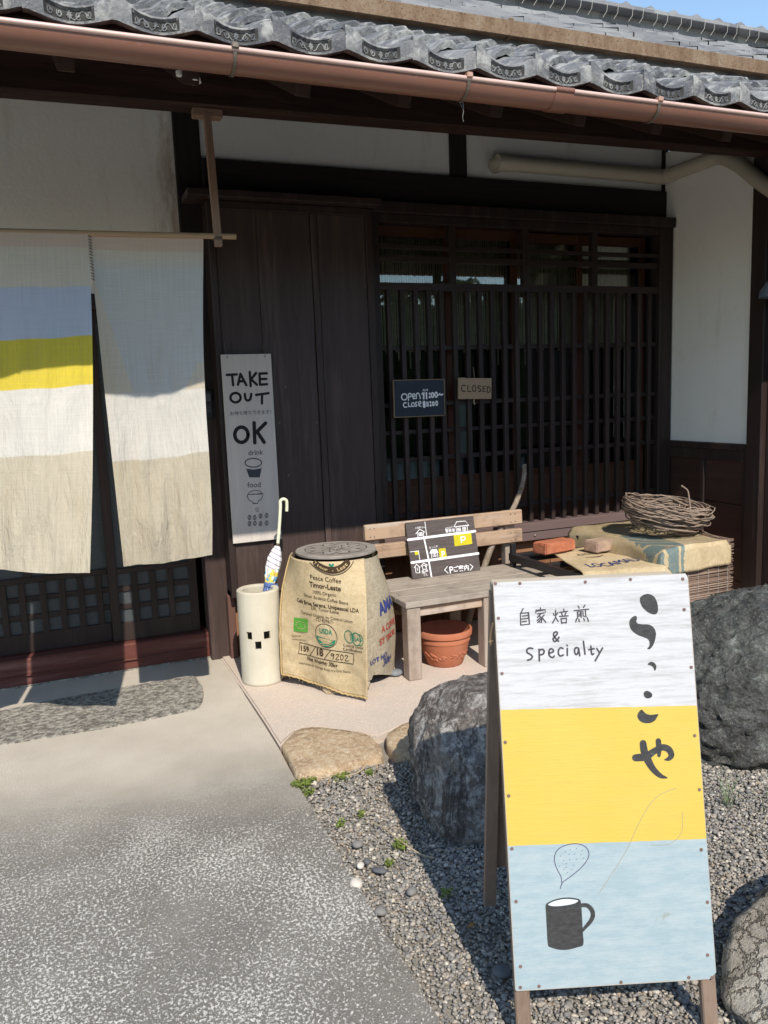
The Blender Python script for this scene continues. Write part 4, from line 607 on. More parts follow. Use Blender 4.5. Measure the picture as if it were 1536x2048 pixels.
# ------------------------------------------------------------------ door curtain
def m_cloth(side):
    k = Mat('curtain_linen_'+side, .9, .1); n = k.n
    uv = k.sep(k.tc.outputs['UV']); u, v = uv[0], uv[1]
    fx = k.noise(1, 4, .7, k.map((260, 4, 0), src=k.tc.outputs['UV'])); fy = k.noise(1, 4, .7, k.map((3, 420, 0), src=k.tc.outputs['UV'])); big = k.noise(4, 5, .6, k.tc.outputs['UV'])
    wob = k.math('MULTIPLY', k.math('SUBTRACT', k.noise(1.6, 2, .5, k.map((1, .0, 0), src=k.tc.outputs['UV'])), .5), .03)
    vv = k.math('ADD', v, wob)
    cream = (.62, .555, .43); hem = (.7, .53, .41); beige = (.73, .64, .5); blue = (.56, .60, .69); yel = (.78, .61, .04); white = (.78, .75, .69); grey = (.66, .645, .6)
    def step(x, e, w=.004): return k.math('MULTIPLY', k.math('SUBTRACT', x, e), 1/w, clamp=True)
    if side == 'left':
        c = k.mix(step(vv, .165), beige, blue); s2 = k.math('SUBTRACT', vv, k.math('MULTIPLY', u, -.012)); c = k.mix(step(s2, .326), c, yel)
        c = k.mix(step(s2, .475), c, white); c = k.mix(step(s2, .672), c, cream)
    else:
        lft = step(k.math('SUBTRACT', u, k.math('ADD', .0, k.math('MULTIPLY', k.math('SUBTRACT', v, .13), .82))), 0, .012)
        rgt = k.math('SUBTRACT', 1.0, k.math('MULTIPLY', step(k.math('ADD', u, k.math('MULTIPLY', k.math('SUBTRACT', v, .4), 1.5)), .90, .02), step(v, .385)))
        gm = k.math('MULTIPLY', lft, rgt); c = k.mix(k.math('MULTIPLY', gm, step(v, .06, .05)), beige, grey)
        c = k.mix(step(v, .468), c, white); c = k.mix(step(vv, .672), c, cream)
    c = k.mix(k.math('SUBTRACT', 1.0, step(v, .046)), c, hem)
    c = k.mix(k.math('MULTIPLY', k.ramp(fx, [(.42, 1), (.62, 0)]), .20), c, (.28, .24, .18)); c = k.mix(k.math('MULTIPLY', k.ramp(fy, [(.42, 1), (.6, 0)]), .14), c, (.3, .26, .2))
    c = k.mix(k.math('MULTIPLY', k.ramp(fx, [(.6, 0), (.75, 1)]), .2), c, (.9, .88, .82))
    c = k.mix(k.math('MULTIPLY', k.ramp(big, [(.55, 0), (.75, 1)]), .22), c, (.42, .32, .17))
    k.color(c); h = k.math('ADD', fx, fy); cre = k.noise(9, 5, .65, k.map((1, .7, 0), src=k.tc.outputs['UV']), .8)
    bp = k.bump(h, .0012, .6); cr2 = k.noise(22, 5, .7, k.map((1, .5, 0), src=k.tc.outputs['UV']), 1.2); bp = k.bump(k.math('MULTIPLY', k.math('ADD', cre, k.math('MULTIPLY', cr2, .4)), v), .03, .8, bp)
    tr = n.new('ShaderNodeBsdfTranslucent'); k.put(tr.inputs[0], c); mx = n.new('ShaderNodeMixShader'); mx.inputs[0].default_value = .22
    k.l.new(k.b.outputs[0], mx.inputs[1]); k.l.new(tr.outputs[0], mx.inputs[2]); k.l.new(mx.outputs[0], n['Material Output'].inputs[0]); return k.m
NR = thing('door_curtain', 'pale linen door curtain in blue, yellow, white and grey bands hung from a bamboo rod', 'door curtain', (.2, -.95, 2.1))
def cloth(name, mat, fn, nu=44, nv=84, hemw=.0):
    b = MB(); b.grid(nu, nv, fn); o = b.build(name, mat, NR, smooth=True, sharp=180)
    me = o.data; uv = me.uv_layers.new(name='uv'); w = nu+1
    idx = np.zeros(len(me.loops), 'i'); me.loops.foreach_get('vertex_index', idx)
    uu = np.stack([(idx % w)/nu, (idx//w)/nv], 1).astype('f'); uv.data.foreach_set('uv', uu.ravel()); return o
def lerp(a, b, t): return a+(b-a)*t
def sm(t): t = max(0, min(1, t)); return t*t*(3-2*t)
def ncloth(x, y, s): return noise.noise((x*4, y*3, s))
def right(u, v):
    xl = lerp(.211, .2305, max(0, (v-.1)/.9)); xr = lerp(.655, .572, v**1.3)-.012*math.sin(v*5)
    x = lerp(xl, xr, u)
    y = -.955+.03*math.sin(math.pi*min(1, v*1.15))*math.exp(-((u-.42)/.3)**2)*1.6-.05*sm(v*1.6-.6)+v*.022*math.sin(u*9+v*1.5+.6)+v*v*.03*math.cos(u*5-1.2)+.02*ncloth(u*2, v*2, 1)*v
    z = lerp(2.112, lerp(.775, .797, u)+.006*math.sin(u*7+1), v)
    return (x, y, z)
def left(u, v):
    s = v**1.55
    xl = lerp(-.24, -.335, v); xr = lerp(.205, .088, s); x = lerp(xl, xr, u)
    y = -.965-s*lerp(.12, .39, u**1.3)+v*.024*math.sin(u*7+.4+v)+.022*ncloth(u*2, v*2, 5)*v
    z = lerp(lerp(2.108, 2.112, u), lerp(.848, .842, u)+.006*math.sin(u*6), v)
    return (x, y, z)
def third(u, v):
    x = lerp(lerp(-.69, -.66, v), lerp(-.245, -.352, v), u); return (x, -.965-.06*v+v*.02*math.sin(u*8), lerp(2.106, .80, v))
CR, CL = m_cloth('right'), m_cloth('left')
cloth('cloth_panel', CR, right, label if False else 44) if False else tag(cloth('cloth_panel', CR, right), 'right panel with the large grey shape')
tag(cloth('cloth_panel', CL, left), 'panel with blue and yellow bands'); cloth('cloth_panel', CR, third)
b = MB()
for i in range(16): v = i/16*.14; p = Vector(right(0, v)); b.tube([p+Vector((-.006, -.004, 0)), p+Vector((.006, -.006, -.006))], .0016, 5)
b.build('seam_stitch', plain('dark_thread', (.06, .045, .035), .9), NR)
b = MB(); b.tube([(-.8, -.955, 2.1), (-.2, -.955, 2.103), (.3, -.955, 2.11), (.79, -.955, 2.117)], .0115, 14); b.build('rod', BAMB, NR, smooth=True)
def arm(x):
    b = MB(); b.bar((x-.004, -.945, 2.6), (x+.008, -.95, 2.075), .03, .026, .003, up=(0, 1, 0)); b.bar((x-.06, -.93, 2.6), (x+.06, -.93, 2.6), .05, .035, .004)
    b.build('hanger_arm', wood('hanger_wood', (.3, .2, .14), (.15, .08, .05), 'z', .7), NR)
arm(.708); arm(-.74)
b = MB()
for a in np.linspace(0, 6.2, 9): b.tube([(.714+.02*math.cos(q), -.952+.02*math.sin(q), 2.108+.006*math.sin(a+q*2)) for q in np.linspace(0, 6.28, 10)], .0016, 4)
b.build('lashing', STRAP, NR)

# ------------------------------------------------------------------ sign boards
INK = plain('black_paint', (.02, .02, .022), .7, .2, .3, 60); GREYINK = plain('grey_ink', (.06, .065, .075), .7, .2, .3, 60)
WHITEP = plain('white_marker', (.82, .82, .84), .6, .2, .08, 60); YELP = plain('yellow_paint', (.55, .48, .02), .6, .2, .12, 60)
T = thing('takeout_sign', 'tall narrow pale wooden board lettered TAKE OUT OK hung on the dark planks', 'sign', (.99, -.14, .678))
TW = wood('pale_sign_wood', (.66, .6, .55), (.46, .41, .38), 'z', .7, bump=.0004)
b = MB(); b.box(.856, 1.1235, -.15, -.139, .676, 1.678, .0015); TB = b.build('board', TW, T)
fT = lambda u, v, h: (.856+u, -.1504-h, .678+v)
def word(name, mat, parent, fn, strokes, w, sm_=2, world=True, k0=0):
    f = Flat(); f.k = k0
    for s_ in strokes: f.stroke(s_, w, sm_)
    return f.build(name, mat, parent, fn, world=world)
tb = DATA['T_bold']
for i0, i1 in ((0, 2), (2, 5), (5, 8), (8, 12), (12, 13), (13, 14), (14, 16)): word('letter', INK, T, fT, tb[i0:i1], .0135)
word('letter', INK, T, fT, DATA['T_ok'][:1], .0195); word('letter', INK, T, fT, DATA['T_ok'][1:], .0195)
t = DATA['T_text']
for txt, i0, bo in (('お持ち帰りできます！', 0, .008), ('drink', 2, .01), ('food', 4, .01), ('豆', 6, 0)): f = Flat(); f.text(txt, t[i0], t[i0+1], bold=bo); f.build('lettering', GREYINK, T, fT)
tt = DATA['T_thin']; f = Flat(); f.stroke(tt[0], .0062, 1); f.blob(DATA['T_cup'], 0); f.build('cup_drawing', GREYINK, T, fT)
word('bowl_drawing', GREYINK, T, fT, tt[1:3], .004, 1)
for i in range(8): word('bean_drawing', GREYINK, T, fT, [tt[3+i], tt[11+i]], .004, 1)
for x in (.888, 1.09): MB().lathe([(.003, 0), (.003, .004)], n=8, M=Matrix.Translation((x, -.1495, 1.662)) @ Matrix.Rotation(R(90), 4, 'X'), capt=True).tube([(x, -.152, 1.664), (x-.004, -.138, 1.70), (x-.006, -.126, 1.74)], .0016, 5).build('hanging_cord', STRAP, T)

O = thing('hours_sign', 'dark blue-black board reading Open 11:00, Close 18:00 on the lattice', 'sign', (2, -.108, 1.3), (0, R(.5), 0))
NAVY = plain('blackboard_navy', (.022, .03, .045), .55, .3, .2, 30)
b = MB(); b.box(-.16, .162, -.012, 0, .004, .218, .004); b.build('board', NAVY, O, world=False)
b = MB(); w = .0035
for x0, x1, z0, z1 in ((-.1625, .1645, .2145, .2185), (-.1625, .1645, .0035, .0075), (-.1625, -.159, .0075, .2145), (.161, .1645, .0075, .2145)): b.box(x0, x1, -.0135, .001, z0, z1, 0)
b.build('rim', wood('thin_rim_wood', (.3, .22, .14), (.15, .1, .06), 'x', .7), O, world=False)
fO = lambda u, v, h: (u, -.0126-h, v)
f = Flat(); W = .0062
sx = lambda px, py: ((px-400)/770*.322*(1536/ (770*6.68-0)*0+1)*0+(px-395)*.322/690, .218-(py-125)*.214/512)
def st(pts, w=W): f.stroke([sx(*p) for p in pts], w, 2)
el = lambda cx, cy, rx, ry, n=14: [(cx+rx*math.cos(2*math.pi*i/n), cy+ry*math.sin(2*math.pi*i/n)) for i in range(n+1)]
st(el(188, 358, 38, 42)); st([(245, 318), (243, 408)]); st([(245, 320), (270, 312), (285, 335), (268, 358), (246, 360)]); st([(305, 360), (335, 345), (325, 320), (305, 325), (300, 360), (315, 388), (335, 380)]); st([(350, 385), (355, 320), (380, 312), (395, 340), (405, 388)])
st([(432, 325), (450, 310), (452, 390)], .010); st([(490, 310), (492, 390)], .010); st([(535, 322), (537, 328)], .012); st([(535, 368), (537, 374)], .012); st(el(575, 345, 16, 32), .008); st(el(625, 342, 16, 34), .008); st([(655, 350), (675, 330), (695, 348), (718, 335)], .008)
st([(210, 440), (185, 440), (172, 470), (190, 500), (218, 495)]); st([(240, 440), (245, 492), (275, 488)]); st(el(302, 468, 20, 26)); st([(358, 435), (338, 440), (340, 460), (355, 475), (348, 492), (330, 490)]); st([(385, 470), (412, 450), (400, 425), (380, 445), (385, 485), (410, 495)])
st([(455, 440), (457, 498)], .018); st([(515, 440), (490, 440), (492, 455), (515, 475), (515, 492), (495, 495), (490, 480), (512, 455), (515, 440)], .006); st([(543, 440), (544, 446)], .012); st([(545, 485), (546, 491)], .012); st(el(583, 465, 12, 26), .008); st(el(630, 460, 12, 28), .008)
st([(442, 288), (455, 258), (468, 288)], .0025); st([(447, 278), (464, 277)], .0022); st([(482, 288), (484, 260), (495, 275), (505, 258), (509, 286)], .0025)
f.build('lettering', WHITEP, O, fO, world=False)
MB().tube([(0, -.004, .21), (.002, -.01, .235), (0, .01, .26)], .0018, 5).build('hanging_cord', STRAP, O, world=False)
CL_ = thing('closed_sign', 'small grained wood plaque reading CLOSED on the lattice window', 'sign', (2.367, -.108, 1.392), (0, R(2.0), 0))
b = MB(); b.box(-.112, .112, -.014, 0, 0, .124, .002); b.build('board', wood('closed_plaque_wood', (.36, .26, .17), (.16, .1, .06), 'x', .75, grain=1.3), CL_, world=False)
f = Flat(); cx = lambda px, py: ((px-1137)*.224/445, .124-(py-122)*.124/280)
def sc(p, w=.006): f.stroke([cx(*q) for q in p], w, 2)
sc([(1005, 225), (970, 218), (952, 250), (960, 295), (1005, 298)]); sc([(1035, 222), (1040, 300), (1078, 298)]); sc(el(1120, 262, 24, 40)); sc([(1210, 232), (1180, 225), (1170, 248), (1205, 272), (1210, 295), (1175, 298)]); sc([(1240, 235), (1240, 302)]); sc([(1240, 235), (1275, 232)], .005); sc([(1240, 268), (1270, 266)], .005); sc([(1240, 302), (1278, 303)], .005); sc([(1300, 240), (1302, 312), (1330, 305), (1340, 270), (1325, 242), (1298, 238)])
f.build('lettering', plain('burnt_brown', (.035, .018, .012), .8), CL_, lambda u, v, h: (u, -.0146-h, v), world=False)
HC_ = plain('hemp_cord', (.4, .33, .22), .9); MB().tube([(0, -.006, .118), (0, .002, .15), (.002, .02, .19)], .0015, 5).build('hanging_cord', HC_, CL_, world=False)
b = MB(); b.tube([(-.002, -.004, .002), (-.004, -.006, -.02), (.003, -.006, -.034)], .0028, 5); b.build('cord_end', HC_, CL_, world=False)

# ------------------------------------------------------------------ bench and what is on it
B = thing('bench', 'weathered slatted wooden bench with a two-board backrest before the lattice window', 'bench', (2.04, -.6, .012))
sy = [-.872, -.745, -.615, -.48, -.345]
for i in range(4): MB().box(1.54+random.uniform(0, .006), 2.55-random.uniform(0, .006), sy[i]+.002, sy[i+1]-.002, .39+random.uniform(0, .0015), .42+random.uniform(-.001, .001), .003, jit=.001).build('seat_board', GREYW, B)
for x0 in (1.552, 1.985, 2.46): MB().box(x0, x0+.072 if x0 < 1.9 or x0 > 2.4 else x0+.06, -.862, -.79, .012, .389, .004, jit=.001).build('leg', BROWNZ, B)
MB().box(1.625, 1.984, -.845, -.815, .335, .389, .003).build('apron', BROWNX, B); MB().box(2.046, 2.459, -.845, -.815, .335, .389, .003).build('apron', BROWNX, B)
for x0 in (1.575, 2.45): MB().box(x0, x0+.065, -.304, -.255, .012, .725, .003).build('back_post', BROWNZ, B)
MB().box(2.0, 2.045, -.789, -.36, .31, .385, .003).build('side_rail', wood('bench_rail', (.3, .2, .14), (.16, .1, .065), 'y', .75), B)
MB().box(1.60, 1.63, -.789, -.36, .31, .385, .003).build('side_rail', wood('bench_rail2', (.3, .2, .14), (.16, .1, .065), 'y', .75), B)
MB().box(1.642, 2.449, -.325, -.3, .2, .385, .003).build('back_apron', BROWNX, B); MB().box(2.05, 2.12, -.345, -.326, .012, .385, .003).build('leg', BROWNZ, B)
for z0, z1 in ((.648, .732), (.538, .618)): MB().box(1.545, 2.55, -.336, -.305, z0, z1, .004, jit=.0012).build('back_board', BROWNX, B)
b = MB()
for x in (1.575, 1.6, 2.47, 2.5):
    for z in (.665, .712, .555, .6): b.lathe([(.004, 0), (.003, .002)], n=8, M=Matrix.Translation((x, -.3365, z)) @ Matrix.Rotation(R(90), 4, 'X'), capt=True)
for x in (1.575, 2.49, 2.015):
    for y in (-.84, -.77, -.71, -.65, -.58, -.52, -.45, -.38): b.lathe([(.0038, 0), (.003, .0012)], (x, y, .4205), 8, capt=True)
b.build('screws', STRAP, B)['kind'] = 'stuff'
MP = thing('map_board', 'dark board with a hand-drawn white parking map leaning on the bench backrest', 'map board', (DATA['M_frame'][0]-.003, DATA['M_frame'][1]-.012, .4215), None)
MP.rotation_euler = (-DATA['M_frame'][4]*1, 0, DATA['M_frame'][3]); MW, MH = DATA['M_frame'][6:8]
k = Mat('brushed_dark_board', .6, .3); nz = k.noise(2, 6, .7, k.map((4, 4, 60))); k.color(k.ramp(nz, [(.35, (.06, .048, .045)), (.7, (.13, .105, .1))])); k.bump(nz, .0006, .6); MDARK = k.m
MB().box(0, MW, 0, .014, 0, MH, .002).build('board', MDARK, MP, world=False)
fM = lambda u, v, h: (u, -.0004-h, v)
D = DATA
for s_ in D['M_yel']: f = Flat(); f.blob(s_, 0); f.build('parking_patch', YELP, MP, fM, world=False)
f = Flat(); f.k = 6
for s_ in D['M_wide']: f.stroke([(max(.002, min(MW-.002, p[0])), p[1]) for p in s_], .0135)
for s_ in D['M_mid']: f.stroke(s_, .0088)
for s_ in D['M_thin']: f.stroke(s_, .0036)
for s_ in D['M_P']: f.stroke(s_, .0062, 2)
f.blob([(.1233, .1325), (.135, .1491), (.1673, .1497), (.1755, .1335)], 0)
t = D['M_text']; f.text('八百屋さん', t[0], t[1], bold=.01); f.text('まちかど', t[2], (t[3][0]-.003, t[3][1]), bold=.01); f.text('警察署', t[4], t[5], bold=.01)
f.text('らっこや', t[6], t[7], bold=.012); f.text('魚屋', t[8], t[9], bold=.01); f.text('さん', t[10], t[11], bold=.01); f.text('ご案内', (.2575, .0125), (.3545, .0124), bold=.02)
f.build('map_drawing', WHITEP, MP, fM, world=False)
STICK = m_rock('bare_stick_bark', (.2, .15, .11), (.3, .235, .18), (.4, .33, .26), 5, (.45, .4, .33), .62, False, .25)
b = MB(); b.tube(catmull([(2.655, -.2, .985), (2.648, -.21, .93), (2.625, -.22, .86), (2.60, -.225, .81), (2.53, -.27, .735), (2.44, -.29, .64), (2.35, -.31, .52), (2.25, -.32, .3), (2.18, -.28, .012)], 4, False), list(np.interp(np.arange(33), [0, 32], [.013, .02])), 10).tube([(2.612, -.232, .845), (2.6, -.25, .855), (2.596, -.255, .858)], [.012, .009, .005], 8).tube([(2.645, -.212, .925), (2.655, -.225, .93)], [.011, .006], 8)
tag(b.build('branch', STICK, smooth=True), 'crooked bare branch propped behind the right end of the bench', 'branch')

# ------------------------------------------------------------------ terracotta pot
PT = thing('flower_pot', 'empty terracotta flower pot with a leaf garland under the bench', 'flower pot', (1.84, -.685, .012))
k = Mat('terracotta', .75, .25); n = k.noise(7, 5, .6); n2 = k.noise(120, 3); k.color(k.mix(k.math('MULTIPLY', k.ramp(n, [(.45, 0), (.75, 1)]), .4), (.42, .145, .075), (.5, .25, .17))); k.bump(n2, .0006, .5); TERRA = k.m
prof = [(.092, 0), (.098, .006), (.118, .06), (.132, .11), (.135, .125), (.139, .127), (.141, .15), (.139, .152), (.141, .155), (.150, .159), (.151, .184), (.147, .189), (.139, .189), (.135, .182), (.127, .1), (.088, .02), (.0, .02)]
prof = [(r*.98, z*1.03) for r, z in prof]
MB().lathe(prof, (1.84, -.685, .012), 56).build('pot_body', TERRA, PT, smooth=True, sharp=50)
b = MB(); rs = random.Random(5)
for i in range(46):
    a = -math.pi/2+rs.uniform(-1.5, 1.3); dr = .03*abs(math.sin((a+1.5)*2.2)); z = .075+rs.uniform(-.014, .016)-dr*.55; r = .098+(z-.006)*.3
    c = Vector((1.84+r*math.cos(a), -.685+r*math.sin(a), .012+z)); rad = Vector((math.cos(a), math.sin(a), 0)); tan = Vector((-math.sin(a), math.cos(a), 0)); tl = rs.uniform(-.9, .9)
    d = (tan*math.cos(tl)+Vector((0, 0, -1))*math.sin(abs(tl))).normalized(); e = d.cross(rad); L, Wd = rs.uniform(.014, .024), rs.uniform(.005, .008)
    p = [c-d*L, c+e*Wd+rad*.001, c+d*L, c-e*Wd+rad*.001, c+rad*.0055]; b.add(p, [(0, 1, 4), (1, 2, 4), (2, 3, 4), (3, 0, 4)])
b.build('leaf_relief', TERRA, PT)

# ------------------------------------------------------------------ umbrella stand and umbrella
US = thing('umbrella_stand', 'cream ceramic cylinder umbrella stand with three square holes beside the doorway', 'umbrella stand', (.9, -.47, .012))
k = Mat('cream_ceramic', .55, .4); n = k.noise(5, 5, .6); n2 = k.noise(150, 3); n3 = k.noise(30, 4, .7, k.map((1, 1, 3)))
c = k.ramp(n, [(.3, (.53, .485, .385)), (.7, (.63, .59, .49))]); c = k.mix(k.ramp(n2, [(.68, 0), (.76, .5)]), c, (.35, .25, .15)); c = k.mix(k.math('MULTIPLY', k.ramp(k.noise(9, 5, .7, k.map((1, 1, .3))), [(.55, 0), (.75, 1)]), .35), c, (.45, .37, .26)); zz = k.sep()[2]
c = k.mix(k.math('MULTIPLY', k.ramp(zz, [(0, 1), (.012, 0)]), .8), c, (.2, .15, .1)); k.color(c); k.bump(n3, .0012, .5); CERA = k.m
CX, CY, RO, RI, HT = .9, -.47, .107, .076, .482
def thd(d): return math.radians(d)-math.radians(90+13)
hol = [(-41, -23, .243, .283), (9, 27, .243, .283), (-16, 1, .195, .235)]
ths = sorted(set([-180+i*10 for i in range(36)]+[h[0] for h in hol]+[h[1] for h in hol])); zs = [0, .05, .12, .195, .235, .243, .283, .33, .4, .46, .474]
b = MB(); nt = len(ths)
def ishole(i, j):
    a0, a1 = ths[i], ths[(i+1) % nt]; m_ = a0+.5; zc = (zs[j]+zs[j+1])/2
    return any(h[0] <= m_ < h[1] and h[2] < zc < h[3] for h in hol)
V = lambda r, i, z: (CX+r*math.cos(thd(ths[i % nt])), CY+r*math.sin(thd(ths[i % nt])), .012+z)
RL = lambda z: .076 if z > .45 else (.088 if z > .39 else .096)
for r, fl in ((RO, 0), (RI, 1)):
    vs = [V(RL(z) if fl else r, i, z) for z in zs for i in range(nt)]; fs = []
    for j in range(len(zs)-1):
        for i in range(nt):
            if not ishole(i, j):
                q = (j*nt+i, j*nt+(i+1) % nt, (j+1)*nt+(i+1) % nt, (j+1)*nt+i); fs.append(q[::-1] if fl else q)
    b.add(vs, fs)
for h in hol:
    for a0, a1, z0, z1 in ((h[0], h[1], h[2], h[2]), (h[0], h[1], h[3], h[3]), (h[0], h[0], h[2], h[3]), (h[1], h[1], h[2], h[3])):
        i0, i1 = ths.index(a0), ths.index(a1); ii = list(range(i0, i1+1)) if i1 > i0 else [i0]
        if len(ii) > 1:
            for p, q in zip(ii, ii[1:]): b.add([V(RO, p, z0), V(RO, q, z0), V(.096, q, z0), V(.096, p, z0)], [(0, 1, 2, 3)])
        else: b.add([V(RO, i0, z0), V(RO, i0, z1), V(.096, i0, z1), V(.096, i0, z0)], [(0, 1, 2, 3)])
rim = [(RO, .474), (RO-.001, .479), (RO-.005, .482), (RI+.006, .482), (RI+.001, .479), (RI, .474)]
vs = [V(r, i, z) for r, z in rim for i in range(nt)]; b.add(vs, [(j*nt+i, j*nt+(i+1) % nt, (j+1)*nt+(i+1) % nt, (j+1)*nt+i) for j in range(5) for i in range(nt)])
b.build('stand_body', CERA, US, smooth=True, sharp=35)
MB().lathe([(.1055, .0), (.1055, .003), (.0, .003)], (CX, CY, .0125), 40, capb=True).build('base', plain('brown_clay_foot', (.17, .11, .07), .8), US)
MB().lathe([(.0865, .40), (.03, .404), (0, .405)], (CX, CY, .0), 30, capb=False).build('soil', plain('dark_earth', (.12, .08, .055), .95, .1, .5, 150), US)

UM = thing('umbrella', 'folded white and blue patterned umbrella with a crook handle in the cream stand', 'umbrella', (.95, -.43, .41))
ax0, ax1 = Vector((.948, -.43, .41)), Vector((1.037, -.4, .70)); axd = (ax1-ax0).normalized()
hz = Vector((.17, .12, .92)).normalized(); ivory = plain('ivory_plastic', (.72, .73, .55), .35, .5, .05, 20)
h0 = ax1-axd*.0; pts = [h0, Vector((1.05, -.394, .78)), Vector((1.064, -.387, .88))]+[Vector((1.0835, -.382, .905))+Vector((-.018*math.cos(a), .0, .02*math.sin(a))) for a in np.linspace(.3, 2.9, 8)]+[Vector((1.101, -.380, .885)), Vector((1.0985, -.379, .86))]
MB().tube(catmull(pts, 3, False), .0085, 12).build('handle', ivory, UM, smooth=True)
k = Mat('umbrella_cloth', .6, .3); p = k.sep(); zz = p[2]; st_ = k.math('FRACT', k.math('ADD', k.math('MULTIPLY', zz, 34), k.math('MULTIPLY', p[0], 22)))
c = k.mix(k.ramp(st_, [(.5, 0), (.55, 1), (.7, 1), (.75, 0)]), (.78, .77, .8), (.3, .27, .4)); pat = k.voro(60, out='Color'); pp = k.sep(pat)
c2 = k.mix(k.ramp(pp[0], [(.5, 0), (.52, 1)], 'CONSTANT'), (.8, .8, .78), (.8, .6, .12)); c2 = k.mix(k.ramp(pp[1], [(.72, 0), (.73, 1)], 'CONSTANT'), c2, (.15, .4, .62))
c = k.mix(k.math('LESS_THAN', zz, .165), c, c2); pat2 = k.voro(110, out='Distance'); c = k.mix(k.math('LESS_THAN', zz, .09), c, k.mix(k.ramp(pat2, [(.2, 1), (.3, 0)]), (.1, .16, .38), (.7, .7, .75)))
k.color(c); k.bump(k.noise(60, 4), .002, .6); b = MB()
M = Matrix.Translation(ax0) @ axd.to_track_quat('Z', 'Y').to_matrix().to_4x4()
b.lathe([(.006, -.06), (.016, .0), (.024, .06), (.021, .085), (.031, .13), (.035, .18), (.033, .225), (.022, .265), (.012, .29)], (0, 0, 0), 48, M=M, fn=lambda q, g_, z: Vector((q.x*(1+.16*math.sin(8*g_+z*26)), q.y*(1+.16*math.sin(8*g_+z*26)), q.z)))
b.build('canopy', k.m, UM, smooth=True, sharp=180)
MB().lathe([(.0265, .075), (.0285, .08), (.0285, .092), (.0265, .097)], n=20, M=M, capb=False).tube([M @ Vector((-.026, -.01, .085)), M @ Vector((-.045, -.015, .10)), M @ Vector((-.05, -.02, .08))], .004, 5).tube([M @ Vector((-.026, -.01, .082)), M @ Vector((-.042, -.02, .07)), M @ Vector((-.04, -.02, .055))], .0035, 5).build('tie_strap', plain('blue_strap', (.09, .15, .36), .6), UM)
MB().tube([ax1-axd*.03, ax1+axd*.01], .0075, 10).build('ferrule', STRAP, UM)

# ------------------------------------------------------------------ burlap covered stool
def m_burlap(name, a, b_, c2, sc=1., cross=1.):
    k = Mat(name, .95, .1); n = k.noise(7, 5, .65); n2 = k.noise(45, 4, .65); w1 = k.noise(1, 4, .7, k.map((40*sc, 40*sc, 330*sc))); w2 = k.noise(1, 4, .7, k.map((300*sc, 300*sc, 30*sc)))
    w = k.math('ADD', k.math('MULTIPLY', w1, .5), k.math('MULTIPLY', w2, .5)); f_ = k.math('ADD', k.math('MULTIPLY', n, .55), k.math('MULTIPLY', n2, .45))
    c = k.ramp(f_, [(.32, a), (.5, b_), (.7, c2)]); c = k.mix(k.math('MULTIPLY', k.ramp(w, [(.36, 1), (.54, 0)]), .42*cross), c, tuple(q*.45 for q in a)); c = k.mix(k.math('MULTIPLY', k.ramp(w, [(.55, 0), (.68, 1)]), .3*cross), c, tuple(min(1, q*1.25) for q in c2))
    st = k.ramp(k.noise(3.5, 4, .6), [(.55, 0), (.75, .35)]); c = k.mix(st, c, tuple(q*.7 for q in a))
    k.color(c); k.bump(k.math('ADD', w, k.math('MULTIPLY', n2, .5)), .003, .9); return k.m
BURL = m_burlap('golden_burlap', (.45, .345, .2), (.56, .44, .27), (.64, .53, .35), .9, .8)
BURL2 = m_burlap('grey_burlap', (.32, .27, .2), (.43, .37, .27), (.52, .46, .36), .7, 1.4)
FB = Vector((.996, -.569, 0)); FW = Vector((.533, -.846, 0)); FN = Vector((-.846, -.533, 0))
DC = Vector((1.275, -.625, 0)); DR = .203
ST = thing('stool', 'round stool wrapped in a grey burlap sack beside the umbrella stand', 'stool', (1.27, -.62, .012))
cen = Vector((1.292, -.638, 0))
def base(u, v):
    a = u*2*math.pi; z = lerp(.655, .05, v); d = FW*math.cos(a)+FN*math.sin(a)
    n_ = lerp(2, 7, sm(v*1.5)); hw, hn = lerp(.214, .218, sm(v)), lerp(.206, .187, sm(v))
    r = (abs(math.cos(a)/hw)**n_+abs(math.sin(a)/hn)**n_)**(-1/n_); c_ = DC.lerp(cen, sm(v*1.3))
    fl = .012*v*math.sin(a*5+1.3)*(1 if math.sin(a) < .2 else .2)+.006*noise.noise((math.cos(a)*3, math.sin(a)*3, v*3))
    right_ = max(0, math.cos(a-.05))**4; r = r+fl+.03*right_*math.sin(v*3.0)
    z += .03*v*math.sin(a*3+.5)-.02*v*(math.sin(a) > .3)*abs(math.sin(a*4)); p = c_+d*r; return (p.x, p.y, max(.014, z))
b = MB(); b.grid(96, 40, base); b.build('burlap_wrap', BURL2, ST, smooth=True, sharp=180)
b = MB(); b.lathe([(.15, .0), (.165, .64), (0, .645)], (cen.x*.4+DC.x*.6, cen.y*.4+DC.y*.6, .013), 24); b.build('trunk', CEDAR, ST)
b = MB(); rs = random.Random(3)
def bag(u, v):
    a = u*2*math.pi; r = math.sin(math.pi*v); q = FB+FW*(.27+.19*math.cos(a)*r)+FN*(-.088+.085*math.sin(a)*r); return (q.x, q.y, max(.013, .05+.05*math.cos(math.pi*v)+.012*noise.noise((a, v*4, 2))))
b.grid(28, 12, bag); b.build('sack_bundle', BURL2, ST, smooth=True, sharp=180)
